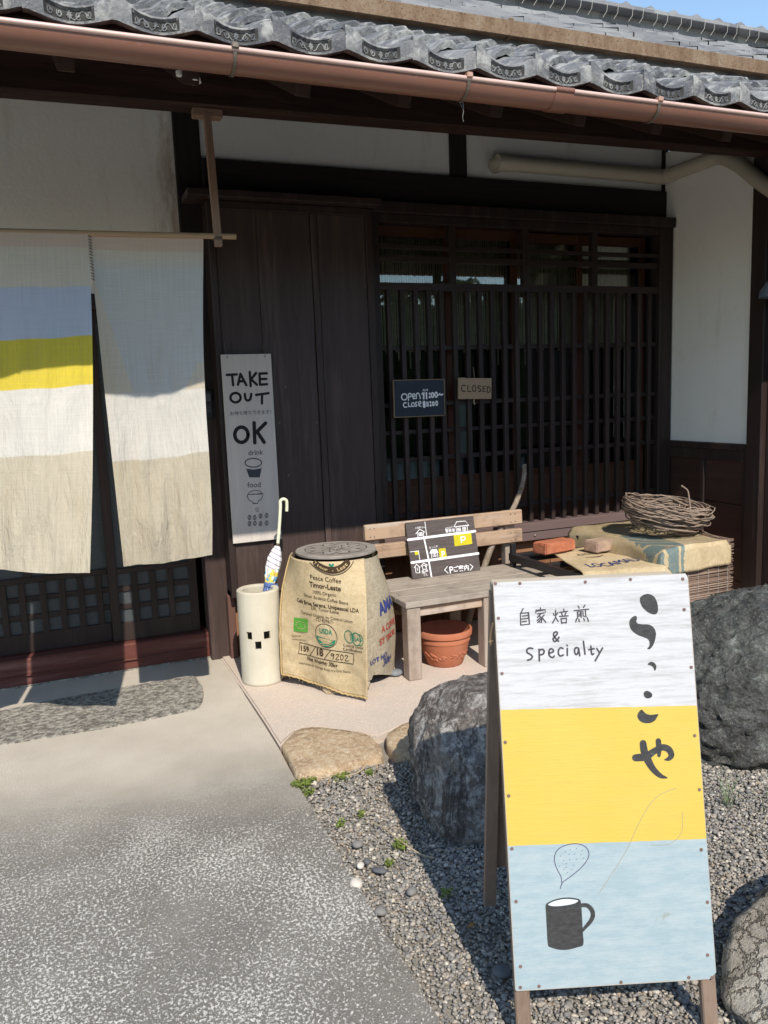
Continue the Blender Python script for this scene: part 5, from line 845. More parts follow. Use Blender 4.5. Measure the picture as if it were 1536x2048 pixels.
def flap(s_, z, h=0):
    """sack front: flat below, wrapped round the lid above"""
    t = max(0, min(1, (.665-z)/.62)); g_ = 1-(1-t)**3.2
    phi = (s_-.25)/.235; arc_ = DC+FN*(DR+.026)*math.cos(phi)+FW*(DR+.026)*math.sin(phi)
    lin = FB+FW*s_+FN*.014
    p = arc_.lerp(lin, g_); w = .011*math.sin(s_*21+1+z*4)*t*(1-abs(s_-.27))+.010*noise.noise((s_*7, z*6, 3))*t+.005*noise.noise((s_*16, z*19, 8))*t+.004*abs(noise.noise((s_*9+z*7, z*14, 1)))*t+.018*max(0, s_-.42)*t*4*math.sin(z*6+.5)*.3
    n_ = FN.lerp((arc_-DC).normalized(), 1-g_); return p+n_*(w+h)+Vector((0, 0, z))
FS = thing('coffee_sack', 'golden coffee sack printed Timor-Leste Net Weight 30kg draped over the stool front', 'sack', (1.1, -.78, .1))
def fl(u, v):
    s_ = lerp(lerp(-.02, -.002, v), lerp(.56, .522, v), u); zb = lerp(.062, .028, u)+.006*math.sin(u*14); z = lerp(.665, zb, v); return flap(s_, z)
b = MB(); b.grid(60, 60, fl); FO = b.build('sack_cloth', BURL, FS, smooth=True, sharp=180)
mo = FO.modifiers.new('thickness', 'SOLIDIFY'); mo.thickness = .004; mo.offset = 1
b = MB(); b.tube([flap(lerp(-.018, -.001, v), lerp(.65, .062, v), .004)+Vector((0, 0, .0015*math.sin(i*2.1))) for i, v in enumerate(np.linspace(0, 1, 70))], .0042, 6).tube([Vector(fl(u, 1))+FN*.003+Vector((0, 0, .002*math.sin(i*2.0))) for i, u in enumerate(np.linspace(0, 1, 60))], .005, 6)
rs = random.Random(9)
for i in range(26): u = rs.random(); p = Vector(fl(u, 1)); b.tube([p, p+Vector((rs.uniform(-.008, .008), rs.uniform(-.006, .006), -rs.uniform(.008, .02)))], .0012, 4)
b.build('hem', m_burlap('hem_burlap', (.42, .3, .14), (.52, .38, .19), (.6, .47, .27), 1, .6), FS, smooth=True, sharp=180)
fF = lambda s_, z, h: flap(s_, z, .0022+h*1.5)
PRINT = plain('dark_brown_print', (.055, .035, .022), .95, .1, .4, 160); GREENP = plain('green_print', (.02, .2, .12), .95, .1, .35, 160); LIGHTG = plain('leaf_green_print', (.1, .32, .05), .95, .1, .25, 160)
f = Flat()
for txt, a, c_, bo in (('Peace Coffee', (.251, .578), (.418, .565), 0), ('Timor-Leste', (.236, .541), (.411, .529), .02), ('100% Organic', (.251, .507), (.381, .501), 0), ('Green Arabica Coffee Beans', (.185, .487), (.443, .467), 0), ('Café Brisa Serena, Unipessoal LDA', (.121, .45), (.502, .435), .018), ('Dili, Timor-Leste', (.224, .427), (.384, .419), 0), ('Certified Organic by Control Union', (.146, .395), (.46, .384), 0), ('CU 839671', (.243, .373), (.345, .368), 0), ('Lot/Lote', (.072, .266), (.125, .271), 0), ('non-EU Agriculture', (.071, .25), (.16, .255), 0), ('Control Union', (.392, .264), (.514, .269), 0), ('Certifications', (.391, .244), (.506, .25), 0), ('159', (.12, .2), (.172, .2), .025), ('18', (.232, .2), (.275, .2), .025), ('Net Weight: 30kg', (.159, .159), (.359, .158), .02), ('Instruction for Storage: Keep in a Dry Store', (.104, .13), (.424, .136), 0)): f.text(txt, a, c_, bold=bo)
for q in ([(.114, .241), (.454, .237)], [(.105, .185), (.447, .186)], [(.114, .241), (.105, .185)], [(.454, .237), (.447, .186)], [(.227, .241), (.177, .186)], [(.325, .24), (.279, .188)]): f.stroke([tuple(lerp(np.array(q[0]), np.array(q[1]), t)) for t in np.linspace(0, 1, 14)], .0032)
n9 = lambda l: [(.322+x*.0092, .196+y*.0055) for x, y in l]
for l in ([(1.9, 4.5), (.6, 5), (.3, 3.4), (1.3, 3), (2, 4.4), (1.6, 1), (1, 0)], [(3.2, 4.2), (4.2, 5), (4.7, 3.8), (3, .2), (5, .3)], [(6.5, 5), (5.7, 3), (6.2, .3), (7.2, 1.2), (7.4, 4), (6.5, 5)], [(8.4, 4.2), (9.4, 5), (10, 3.8), (8.4, .2), (10.6, .4)]): f.stroke(n9(l), .0035, 3)
C0 = np.array([.384, .742])                                   # round emblem cut by the lid
def ring(r, a0=200, a1=340, n=26): return [(C0[0]+r*math.cos(R(a)), C0[1]+r*math.sin(R(a))) for a in np.linspace(a0, a1, n)]
f.stroke(ring(.138, 217, 323), .004); f.stroke(ring(.116, 228, 312), .032); f.stroke([(.298+.065*math.cos(a), .306+.058*math.sin(a)) for a in np.linspace(0, 6.29, 40)], .0028)
f.build('print', PRINT, FS, fF)
PBL = m_burlap('pale_burlap_letter', (.5, .36, .18), (.55, .4, .2), (.6, .46, .25), 1, .3)
for i, ch in enumerate('Timor - Leste'):
    if ch == ' ': continue
    a = R(226+i*7.4); r0 = .124; c_ = C0+r0*np.array([math.cos(a), math.sin(a)]); d = np.array([-math.sin(a), math.cos(a)])*(.0065 if ch not in 'il-' else .003)
    f = Flat(); f.k = 40; f.text(ch, tuple(c_-d), tuple(c_+d), bold=.01, height=.017); f.build('emblem_letter', PBL, FS, fF)
f = Flat(); f.text('USDA', (.262, .316), (.336, .314), bold=.02, height=.026)
f.blob([(.236+.0, .296), (.262, .296), (.30, .291), (.335, .287), (.352, .290), (.345, .272), (.33, .26), (.3, .25), (.27, .256), (.248, .272)], 3); f.build('green_emblem', GREENP, FS, fF); f = Flat()
for dx in (0, .045): f.stroke([(.43+dx+.026*math.cos(a), .316-dx*.1+.03*math.sin(a)) for a in np.linspace(0, 6.29, 28)], .0038)
f.stroke([(.497+.02*math.cos(a), .31+.026*math.sin(a)) for a in np.linspace(-2, 2, 20)], .0038); f.text('JAS', (.462, .302), (.51, .304), height=.018, bold=.01)
f.stroke([(.448, .338), (.455, .318), (.448, .292)], .004)
for i in range(4): f.stroke([(.437, .305+i*.009), (.452, .300+i*.009), (.465, .307+i*.009)], .003)
f.build('ring_emblem', GREENP, FS, fF); f = Flat()
f.stroke([(.375, .652), (.384, .643), (.392, .652)], .010); f.build('leaf_mark', GREENP, FS, fF)
f = Flat(); f.k = 44; f.text('ORGANIC', (.25, .281), (.338, .272), height=.013, bold=.01); f.stroke([(.262, .262), (.29, .268), (.33, .268)], .003); f.stroke([(.275, .256), (.3, .261), (.318, .258)], .003)
for i in range(12):
    a = i/12*6.28; f.stroke([(.135+.03*math.cos(a)-.004, .333+.019*math.sin(a)-.002), (.135+.03*math.cos(a)+.004, .333+.019*math.sin(a)+.002)], .003)
f.build('pale_print', m_burlap('pale_burlap_mark', (.5, .4, .2), (.55, .45, .24), (.6, .5, .3), 1, .3), FS, lambda s_, z, h: flap(s_, z, .0034+h))
f = Flat(); f.blob([(.089, .365), (.11, .367), (.15, .3695), (.188, .371), (.182, .34), (.174, .302), (.13, .298), (.081, .295), (.085, .33)], 0); f.build('leaf_patch', LIGHTG, FS, fF)
# print on the grey wrap, right face
def side(s_, z, h):
    p0 = Vector((1.343, -.881, 0))+Vector((.85, .526, 0))*s_
    best = None; v = (.655-z)/.605
    dirr = (p0-cen); a = math.atan2(dirr.dot(FN), dirr.dot(FW)); q = Vector(base((a/(2*math.pi)) % 1, max(0, min(1, v)))); q.z = z
    n_ = Vector((.526, -.85, 0)); return q+n_*(.004+h)
BLUEP = plain('navy_print', (.045, .06, .2), .95, .1, .3, 160); REDP = plain('red_print', (.45, .08, .06), .95, .1, .3, 160)
for txt, p_, q_, bo, h_ in (('AMA', (.07, .372), (.235, .388), .035, .062), ('LOT NO:', (-.01, .142), (.118, .16), .02, None), ('30kg', (.079, .113), (.182, .115), .02, .04)): f = Flat(); f.text(txt, p_, q_, bold=bo, height=h_); f.build('blue_print', BLUEP, ST, side)
f = Flat(); f.text('A COFFE', (.069, .287), (.24, .29), bold=.02, height=.034); f.text('ST TIMOR', (.05, .23), (.23, .237), bold=.02, height=.032); f.build('red_print', REDP, ST, side)
LD = thing('carved_lid', 'round grey wooden lid with a carved pattern lying on the sack-draped stool', 'lid', (DC.x, DC.y, .668))
k = Mat('carved_grey_wood', .8, .25); n = k.noise(2, 6, .65, k.map((2, 18, 8))); k.color(k.ramp(n, [(.3, (.2, .175, .155)), (.7, (.38, .345, .31))])); k.bump(n, .001, .6); LIDW = k.m
MB().lathe([(DR-.004, 0), (DR, .003), (DR, .013), (DR-.003, .016), (0, .016)], (DC.x, DC.y, .668), 64).build('disc', LIDW, LD, smooth=True, sharp=30)
f = Flat(); rs = random.Random(4)
for i in range(10):
    a = i*math.pi/5
    for r0, r1, q in ((.05, .09, .35), (.10, .145, .2), (.10, .145, -.2), (.02, .05, .6)):
        f.stroke([(r_*math.cos(a+q*t), r_*math.sin(a+q*t), w_) for t, r_, w_ in ((0, r0, .002), (.4, lerp(r0, r1, .55), .006), (1, r1, .002))], .004, 4)
    f.stroke([(.155*math.cos(a+t), .155*math.sin(a+t), .002+.004*math.sin(t*5.2)) for t in np.linspace(0, .6, 7)], .003)
f.build('carving', plain('carved_groove', (.06, .05, .043), .9, .1), LD, lambda u, v, h: (DC.x+u, DC.y+v, .6843+h))
def stone(name, c, r, seed, m_, lab, cat, group=None, sub=2, rot=0):
    k = bmesh.new(); bmesh.ops.create_icosphere(k, subdivisions=sub, radius=1)
    for v in k.verts:
        n_ = 1+.18*noise.noise(v.co*1.3+Vector((seed, 0, 0)))+.06*noise.noise(v.co*3.5+Vector((0, seed, 0))); v.co = Vector((v.co.x*r[0]*n_, v.co.y*r[1]*n_, max(-.35, v.co.z)*r[2]*n_)); v.co.rotate(Matrix.Rotation(rot, 3, 'Z'))
    b = MB(); b.bm(k, Matrix.Translation(c)); o = b.build(name, m_, smooth=True, sharp=60); return tag(o, lab, cat, group)
stone('flat_stone', (1.172, -.80, .022), (.06, .05, .03), 3, EDGE, 'brownish stone peeping out under the hem of the coffee sack', 'stone')
stone('pebble', (1.53, -.745, .026), (.045, .032, .018), 6, plain('blue_grey_pebble', (.2, .22, .24), .6, .3, .15, 20), 'smooth blue-grey pebble at the foot of the bench leg', 'pebble', rot=.4)

# ------------------------------------------------------------------ rack, burlap sheet, draped box, basket, bricks
RK = thing('black_rack', 'low black painted rack under the burlap sheet beside the bench', 'rack', (2.66, -.8, .012))
BLK = plain('black_paint_metal', (.018, .018, .02), .45, .4, .3, 30)
for x in (2.40, 2.86):
    MB().box(x, x+.03, -1.2, -.42, .455, .5, .003).build('rail', BLK, RK)
for y in (-1.2, -.98, -.76, -.54, -.44): MB().box(2.43, 2.86, y, y+.04, .462, .49, .003).build('slat', BLK, RK)
for x in (2.40, 2.86):
    for y in (-1.19, -.46): MB().box(x+.001, x+.03, y, y+.03, .012, .456 if y < -1 else .56, .003).build('leg', BLK, RK)
SH = thing('burlap_sheet', 'golden burlap sack printed LOCAMAU spread flat on the black rack', 'burlap sheet', (2.66, -.85, .5))
def sheet(u, v):
    p = lerp(lerp(np.array([2.40, -1.17]), np.array([2.855, -1.29]), u), lerp(np.array([2.60, -.54]), np.array([2.93, -.56]), u), v)
    z = .512+.01*noise.noise((u*3, v*3, 4))-.10*sm((.12-v)/.14)*sm(.12-v+.02)*8*0-.05*max(0, .12-v)/.12
    return (p[0], p[1]+.03*max(0, .12-v), z)
b = MB(); b.grid(26, 26, sheet); so = b.build('sheet_cloth', BURL, SH, smooth=True, sharp=180); mo = so.modifiers.new('thickness', 'SOLIDIFY'); mo.thickness = .004
f = Flat(); f.text('LOCAMAU', (.16, .22), (.92, .34), bold=.0, height=.12); f.build('blue_print', BLUEP, SH, lambda u, v, h: Vector(sheet(u, v))+Vector((0, 0, .0035+h)))
f = Flat(); f.text('ALIMENTO', (.3, .68), (.62, .66), bold=.0, height=.07); f.stroke([(.36, .6), (.5, .57), (.62, .6)], .012, 3); f.build('brown_print', PRINT, SH, lambda u, v, h: Vector(sheet(u, v))+Vector((0, 0, .0035+h)))
def brick(name, x0, y0, L, W_, h, a, m_, lab, z):
    k = bmesh.new(); bmesh.ops.create_cube(k, size=1)
    for v in k.verts: v.co = Vector((v.co.x*L, v.co.y*W_, (v.co.z+.5)*h))
    bmesh.ops.subdivide_edges(k, edges=k.edges[:], cuts=5, use_grid_fill=True); bmesh.ops.bevel(k, geom=[e for e in k.edges if e.calc_face_angle(0) > 1], offset=.006, segments=2, affect='EDGES')
    for v in k.verts: v.co += v.normal*.004*noise.noise(v.co*30+Vector((x0*9, 0, 0)))
    b = MB(); b.bm(k, Matrix.Translation((x0, y0, z)) @ Matrix.Rotation(a, 4, 'Z')); return tag(b.build(name, m_, smooth=True, sharp=50), lab, 'brick')
def m_brick(nm, a, c_, d):
    k = Mat(nm, .9, .15); n = k.noise(16, 6, .7); n2 = k.noise(70, 4, .7); c = k.ramp(n, [(.35, a), (.55, c_), (.72, d)]); c = k.mix(k.ramp(n2, [(.62, 0), (.72, .7)]), c, tuple(q*.5 for q in a)); k.color(c); k.bump(k.math('ADD', n, n2), .004, 1); return k.m
brick('red_brick', 2.585, -.615, .235, .105, .062, .18, m_brick('red_brick_clay', (.36, .12, .07), (.48, .17, .09), (.55, .25, .15)), 'orange-red brick weighing down the back of the burlap sheet', .522)
brick('tan_brick', 2.85, -.72, .225, .105, .062, .16, m_brick('tan_brick_clay', (.33, .22, .18), (.42, .3, .22), (.5, .4, .28)), 'pale tan brick on the burlap sheet next to the draped box', .522)
XB = thing('draped_box', 'box draped in burlap with a teal pattern, carrying the vine basket', 'box', (3.1, -.75, .012))
MB().box(2.91, 3.3, -1.1, -.4, .012, .585, .004).build('box_body', DARKX, XB)
k = Mat('teal_printed_burlap', .95, .1); n = k.noise(8, 5, .65); n2 = k.noise(50, 4, .65); w1 = k.wave(130, None, 1.2, 'Y', 2, 2); p = k.sep()
c = k.ramp(k.math('ADD', k.math('MULTIPLY', n, .6), k.math('MULTIPLY', n2, .4)), [(.33, (.45, .345, .2)), (.5, (.56, .44, .27)), (.7, (.64, .53, .35))])
q = k.math('ADD', k.math('MULTIPLY', p[0], 1.0), k.math('MULTIPLY', p[1], .9)); lw = k.math('ABSOLUTE', k.math('SINE', k.math('ADD', k.math('MULTIPLY', k.math('ADD', q, k.math('MULTIPLY', n, .05)), 30), 1.1)))
reg = k.math('MULTIPLY', k.math('MULTIPLY', k.math('GREATER_THAN', k.math('ADD', p[0], k.math('MULTIPLY', n, .04)), -.20), k.math('LESS_THAN', k.math('ADD', k.math('ADD', p[0], k.math('MULTIPLY', p[1], -.45)), k.math('MULTIPLY', n, .05)), .16)), k.math('LESS_THAN', p[1], .02)) if False else k.math('MULTIPLY', k.math('LESS_THAN', p[1], -.02), k.math('LESS_THAN', k.math('ABSOLUTE', k.math('ADD', k.math('ADD', p[0], .085), k.math('ADD', k.math('MULTIPLY', p[1], -.22), k.math('MULTIPLY', k.math('SUBTRACT', n, .5), .12)))), .10))
tm = k.math('MULTIPLY', reg, k.ramp(lw, [(.22, 0), (.3, 1)])); c = k.mix(k.math('MULTIPLY', tm, k.ramp(n2, [(.3, .95), (.7, .72)])), c, (.12, .2, .215)); k.color(c); k.bump(k.math('ADD', w1, n2), .002, .9); TEAL = k.m
def drape(u, v):
    U = lerp(-.13, 1, u); u = max(0, U); x = lerp(2.862, 3.335, u); y = lerp(-1.16, -.36, min(1, max(0, (v-.2)/.8))); dz = 0
    z = .596+.012*noise.noise((x*6, y*6, 1)); e = .2-v
    ex = abs(u-.5)*2
    z -= .03*max(0, ex-.9)/.1
    if e > 0: z = .59-.03*(e/.2)**.5-e/.2*(.095+.02*(1-u)); y = -1.166-.006*math.sin(u*15)-.02*e
    if U < 0: z += U/.13*.085; x += U*.06+.006*math.sin(v*17)
    return (x, y, z)
b = MB(); b.grid(46, 40, drape); do = b.build('burlap_drape', TEAL, XB, smooth=True, sharp=180); mo = do.modifiers.new('thickness', 'SOLIDIFY'); mo.thickness = .004
b = MB()
for i in range(14): y = -1.1+i*.05; 
BLD = thing('reed_blind', 'weathered reed blind wrapped round the draped box', 'blind', (3.2, -1.1, .012))
k = Mat('grey_brown_reed', .85, .2); a_ = k.attr(); k.color(k.mix(k.math('MULTIPLY', k.noise(40, 4, .7), .5), a_, (.12, .08, .06))); REED = k.m
b = MB(); rs = random.Random(8)
def reed(p, q, r_, c_): 
    n0 = len(b.v); b.tube([p, q], r_, 5); b.col += [(*c_, 1)]*(len(b.v)-n0)
for i in range(112):
    z = .02+i*.0052; j = rs.uniform(.8, 1.25); c_ = tuple(q_*j for q_ in rs.choice(((.24, .16, .12), (.3, .21, .16), (.36, .27, .21), (.2, .13, .1))))
    reed((2.9, -1.145+rs.uniform(-.003, .003), z), (3.37+rs.uniform(-.012, .014), -1.145+rs.uniform(-.003, .003), z+rs.uniform(-.004, .004)), .0024+rs.random()*.001, c_)
    reed((3.345+rs.uniform(-.003, .003), -1.15, z), (3.345+rs.uniform(-.003, .003), -.40+rs.uniform(-.01, .01), z+rs.uniform(-.003, .003)), .0024, c_)
o = b.build('reeds', REED, BLD, smooth=True, sharp=180); o['kind'] = 'stuff'
b = MB()
for x in (2.95, 3.06, 3.13, 3.2, 3.27, 3.335): b.tube([(x+.002*math.sin(i*2.2), -1.149-.0015*(i % 2), .015+i*.0117) for i in range(50)], .0011, 4)
b.build('blind_cord', plain('pale_string', (.5, .47, .42), .9), BLD)

WR = thing('vine_basket', 'tangled bird-nest basket of bare twisted vines lying on the draped box', 'basket', (3.12, -.75, .6))
VINE = wood('dry_vine', (.34, .26, .2), (.13, .09, .066), 'x', .8, bump=.0006, scale=.6)
rs = random.Random(21); WC = Vector((3.165, -.82, .60))
Rw = Matrix.Rotation(R(7), 3, 'Y') @ Matrix.Rotation(R(7), 3, 'X')
for i in range(100):
    lv = rs.random()**.8; a0 = rs.uniform(0, 6.28); span = rs.uniform(2.6, 6.6); n = 34; pts = []; z0 = .03+lv*.135; r0 = .15+.085*math.sin(min(1, lv*1.15)*math.pi*.55)+rs.uniform(-.03, .02); tz = rs.uniform(-.04, .04); ph = rs.uniform(0, 6.28); sd = rs.uniform(0, 99)
    for q in range(n):
        t = q/(n-1); a = a0+span*t; r = r0*(1+.07*math.sin(3*a+ph)+.09*noise.noise((a*1.3, sd, 0))); z = z0+tz*math.sin(a+ph)+.024*noise.noise((a*1.8, sd, 5)); p = Rw @ Vector((r*1.0*math.cos(a), r*.92*math.sin(a), max(.004, z))); pts.append(WC+Vector((0, 0, .012))+p)
    rr = rs.uniform(.0026, .0046); MB().tube(pts, [rr*(1-.35*abs(2*q/(n-1)-1)**3) for q in range(n)], 6).build('vine', VINE, WR, smooth=True, sharp=180)
for i in range(26):
    a = rs.uniform(0, 6.28); b0 = a+rs.uniform(1.2, 3.6); pts = []
    for q in range(12):
        t = q/11; p = Vector((.2*math.cos(a), .16*math.sin(a), .12)).lerp(Vector((.2*math.cos(b0), .16*math.sin(b0), .05+.1*rs.random())), t); p.z -= .08*math.sin(math.pi*t)*rs.uniform(.5, 1.1); p += Vector((.012*noise.noise((t*4, i, 0)), .012*noise.noise((t*4, i, 5)), .0)); p.z = max(.006, p.z); pts.append(WC+Vector((0, 0, .01))+Rw @ p)
    MB().tube(catmull(pts, 2, False), rs.uniform(.0024, .004), 6).build('vine', VINE, WR, smooth=True, sharp=180)
MB().tube(catmull([(3.27, -.93, .66), (3.285, -.92, .72), (3.282, -.91, .80), (3.275, -.905, .842), (3.255, -.90, .86), (3.235, -.90, .872)], 5, False), .0048, 7).build('vine', VINE, WR, smooth=True, sharp=180)
MB().tube(catmull([(3.25, -.95, .66), (3.3, -.95, .645), (3.33, -.98, .612), (3.325, -1.05, .602), (3.322, -1.09, .598)], 4, False), .003, 6).build('vine', VINE, WR, smooth=True, sharp=180)

# ------------------------------------------------------------------ A-frame sign in front
AF = DATA['A_frame']; AW, AH = AF[6], AF[7]
A = thing('sandwich_board', 'large painted A-frame sign in white, yellow and pale blue bands with a coffee mug', 'sign', tuple(AF[:3]))
A.rotation_euler = (0, 0, AF[3]); ln = AF[4]
FRM = bpy.data.objects.new
def lean(p, s_=1): return Vector((p[0], p[1]*math.cos(ln)+p[2]*math.sin(ln)*s_, p[2]*math.cos(ln)-p[1]*math.sin(ln)*s_))
def lb(x0, x1, y0, y1, z0, z1, b_=.003, mb=None, jit=0):
    mb = mb or MB(); t = MB(); t.box(x0, x1, y0, y1, z0, z1, b_, jit=jit); mb.add([lean(v) for v in t.v], t.f); return mb
def m_board():
    k = Mat('painted_plywood', .55, .35); p = k.sep(); u = p[0]; z = k.math('DIVIDE', p[2], math.cos(ln)); gr = k.noise(2, 7, .7, k.map((4, 4, 50))); gr2 = k.noise(6, 6, .75, k.map((3.5, 3, 40))); bl = k.noise(6, 4, .6); sc_ = k.noise(30, 5, .7, k.map((.5, 1, 1.8)))
    l1 = k.math('ADD', .628, k.math('MULTIPLY', u, -.028)); l2 = k.math('ADD', .3202, k.math('MULTIPLY', u, -.019)); w_ = k.math('MULTIPLY', k.math('SUBTRACT', k.noise(40, 2), .5), .003)
    zz = k.math('ADD', z, w_)
    wh = k.mix(k.ramp(gr, [(.47, 0), (.64, .8)]), (.55, .55, .565), (.39, .385, .385)); wh = k.mix(k.ramp(gr2, [(.57, 0), (.7, .6)]), wh, (.34, .33, .31)); wh = k.mix(k.math('MULTIPLY', k.ramp(bl, [(.4, 0), (.8, 1)]), .25), wh, (.63, .635, .66))
    ye = k.mix(k.ramp(gr, [(.5, 0), (.75, .3)]), (.61, .445, .085), (.46, .36, .105)); ye = k.mix(k.ramp(gr2, [(.6, 0), (.74, .5)]), ye, (.44, .35, .1)); ye = k.mix(k.math('MULTIPLY', k.ramp(bl, [(.4, 0), (.75, 1)]), .3), ye, (.65, .5, .14))
    bu = k.mix(k.ramp(sc_, [(.4, 0), (.66, .75)]), (.31, .4, .44), (.41, .48, .5)); bu = k.mix(k.ramp(gr2, [(.66, 0), (.8, .35)]), bu, (.28, .34, .37))
    c = k.mix(k.math('GREATER_THAN', zz, l2), bu, ye); c = k.mix(k.math('GREATER_THAN', zz, l1), c, wh)
    ed = k.math('MINIMUM', k.math('MINIMUM', u, k.math('SUBTRACT', AW, u)), k.math('MINIMUM', z, k.math('SUBTRACT', AH, z)))
    c = k.mix(k.math('MULTIPLY', k.math('LESS_THAN', k.math('ADD', ed, k.math('MULTIPLY', gr2, .006)), .0048), .8), c, (.42, .36, .29))
    k.color(c); k.bump(k.math('ADD', gr, gr2), .0007, .7); k.rough(k.ramp(gr, [(.3, .45), (.7, .65)])); return k.m
pl = [(.004, 0), (AW-.018, 0), (AW-.001, .014), (AW, AH-.012), (AW-.006, AH), (.002, AH), (0, AH-.003), (0, .003)]
t_ = MB(); t_.prism(pl, 0, .0055); mb = MB(); mb.add([lean((v[0], .0055-v[2], v[1])) for v in t_.v], [q[::-1] for q in t_.f]); mb.build('front_panel', m_board(), A, world=False)
fA = lambda u, v, h: lean((u, -.00035-h, v))
k = Mat('black_brush_paint', .6, .3); n = k.noise(3, 6, .75, k.map((20, 20, 60))); n2 = k.noise(160, 3); c = k.ramp(n, [(.35, (.03, .03, .032)), (.75, (.075, .075, .075))]); c = k.mix(k.ramp(n2, [(.72, 0), (.78, .6)]), c, (.5, .5, .48)); k.color(c); BRUSH = k.m
for s_ in DATA['A_blobs']: f = Flat(); f.blob(s_, 5); f.build('brush_stroke', BRUSH, A, fA, world=False)
f = Flat()
for s_ in DATA['A_ya']: f.stroke(s_, .01, 5)
f.build('brush_character', BRUSH, A, fA, world=False)
f = Flat()
for s_ in DATA['A_blobs']: f.blob([(lerp(sum(p[0] for p in s_)/len(s_), p[0], 1.0)+0, p[1]) for p in s_], 5) if False else None
PEN = plain('dark_grey_pen', (.07, .065, .075), .7, .2, .2, 100)
for i0, i1 in ((0, 1), (1, 3), (3, 4), (4, 5), (5, 7), (7, 9), (9, 10), (10, 12), (12, 14), (14, 15)): word('letter', PEN, A, fA, DATA['A_latin'][i0:i1], .0042, 3, False)
for i0, i1 in ((0, 6), (6, 15), (15, 27), (27, 40)): word('character', PEN, A, fA, DATA['A_kanji'][i0:i1], .0031, 1, False)
f = Flat(); f.blob(DATA['A_mug'], 4); f.stroke(DATA['A_handle'], .01, 4); f.build('mug_drawing', BRUSH, A, fA, world=False)
f = Flat(); f.k = 5; f.blob(DATA['A_mugtop'], 4); f.build('mug_opening', plain('pale_blue_white', (.62, .68, .7), .6), A, fA, world=False)
f = Flat(); f.k = 2; f.stroke(DATA['A_leaf'], .0017, 5)
for p in DATA['A_dots']: f.stroke([(p[0]-.0012, p[1]-.0008), (p[0]+.0012, p[1]+.0008)], .0009)
f.build('steam_drawing', plain('indigo_pen', (.06, .045, .12), .7), A, fA, world=False)
f = Flat(); f.k = 1; rs = random.Random(2)
f.stroke([(.205, .205), (.27, .29), (.31, .36), (.35, .41), (.40, .43)], .0012, 4); f.stroke([(.41, .375), (.405, .33), (.375, .305), (.33, .305)], .0011, 4)
for i in range(9): x = .33+rs.random()*.03; z_ = .135+rs.random()*.012; f.stroke([(x, z_), (x+.004, z_+.008)], .0007)
f.build('scratches', plain('scratch_grey', (.33, .3, .2), .8), A, fA, world=False)
RSCR = plain('rusty_screw', (.2, .13, .11), .6, .4, .4, 90)
for u, v in DATA['A_nails']:
    t_ = MB(); t_.lathe([(.0042, 0), (.0036, .0012), (.0012, .0013), (.0006, .0006)], n=10); b = MB(); b.add([lean((u+q[0], -.0002-q[2], v+q[1])) for q in t_.v], [g_[::-1] for g_ in t_.f]); b.build('screw', RSCR, A, world=False)
for x0 in (.0, AW-.034): lb(x0, x0+.034, .007, .028, -.118 if True else 0, AH-.004, .003).build('front_leg', LEGW, A, world=False)
lb(.034, AW-.034, .007, .026, AH-.04, AH-.006, .002).build('top_rail', LEGW, A, world=False); lb(.034, AW-.034, .007, .026, .02, .055, .002).build('bottom_rail', LEGW, A, world=False)
b = MB(); b.box(-.004, AW-.03, .21, .255, 0, .0, 0) if False else None
topc = lean((0, .007, AH)); TZ = topc.z; TY = topc.y
MB().box(.0, AW-.028, TY+.0, TY+.045, TZ-.03, TZ-.004, .003, jit=.001).build('top_cleat', wood('pale_cleat', (.55, .47, .36), (.36, .28, .19), 'x', .75), A, world=False)
p0 = Vector((0, TY+.036, TZ-.03)); p1 = Vector((0, TY+.24, -.092))
for x in (.015, AW-.05): MB().bar(p0+Vector((x, 0, 0)), p1+Vector((x, 0, 0)), .034, .02, .002, up=(0, 1, 0)).build('rear_leg', LEGW, A, world=False)
n_ = (p1-p0).normalized(); b = MB(); e0 = p0+n_*.01; e1 = p0+n_*.86; b.add([(.0, e0.y+.012, e0.z), (AW-.035, e0.y+.012, e0.z), (AW-.035, e1.y+.012, e1.z), (.0, e1.y+.012, e1.z), (.0, e0.y+.018, e0.z), (AW-.035, e0.y+.018, e0.z), (AW-.035, e1.y+.018, e1.z), (.0, e1.y+.018, e1.z)], [(0, 1, 2, 3), (7, 6, 5, 4), (0, 4, 5, 1), (1, 5, 6, 2), (2, 6, 7, 3), (3, 7, 4, 0)])
b.build('rear_panel', LEGW, A, world=False)
hk = lean((-.004, .018, AH-.135)); b = MB(); b.tube([hk+Vector((0, 0, .04)), hk+Vector((-.004, .004, .02)), hk+Vector((-.006, .006, 0))], .0022, 6).tube([hk+Vector((-.006+.0, .006+.008*math.cos(a), -.008+.008*math.sin(a))) for a in np.linspace(0, 6.28, 12)], .0018, 6).tube([hk+Vector((-.012, -.002, -.004)), hk+Vector((.006, .004, -.004))], .0016, 6)
b.build('hook', plain('brass_hook', (.35, .25, .15), .4, .5, .2, 40, .6), A, world=False)

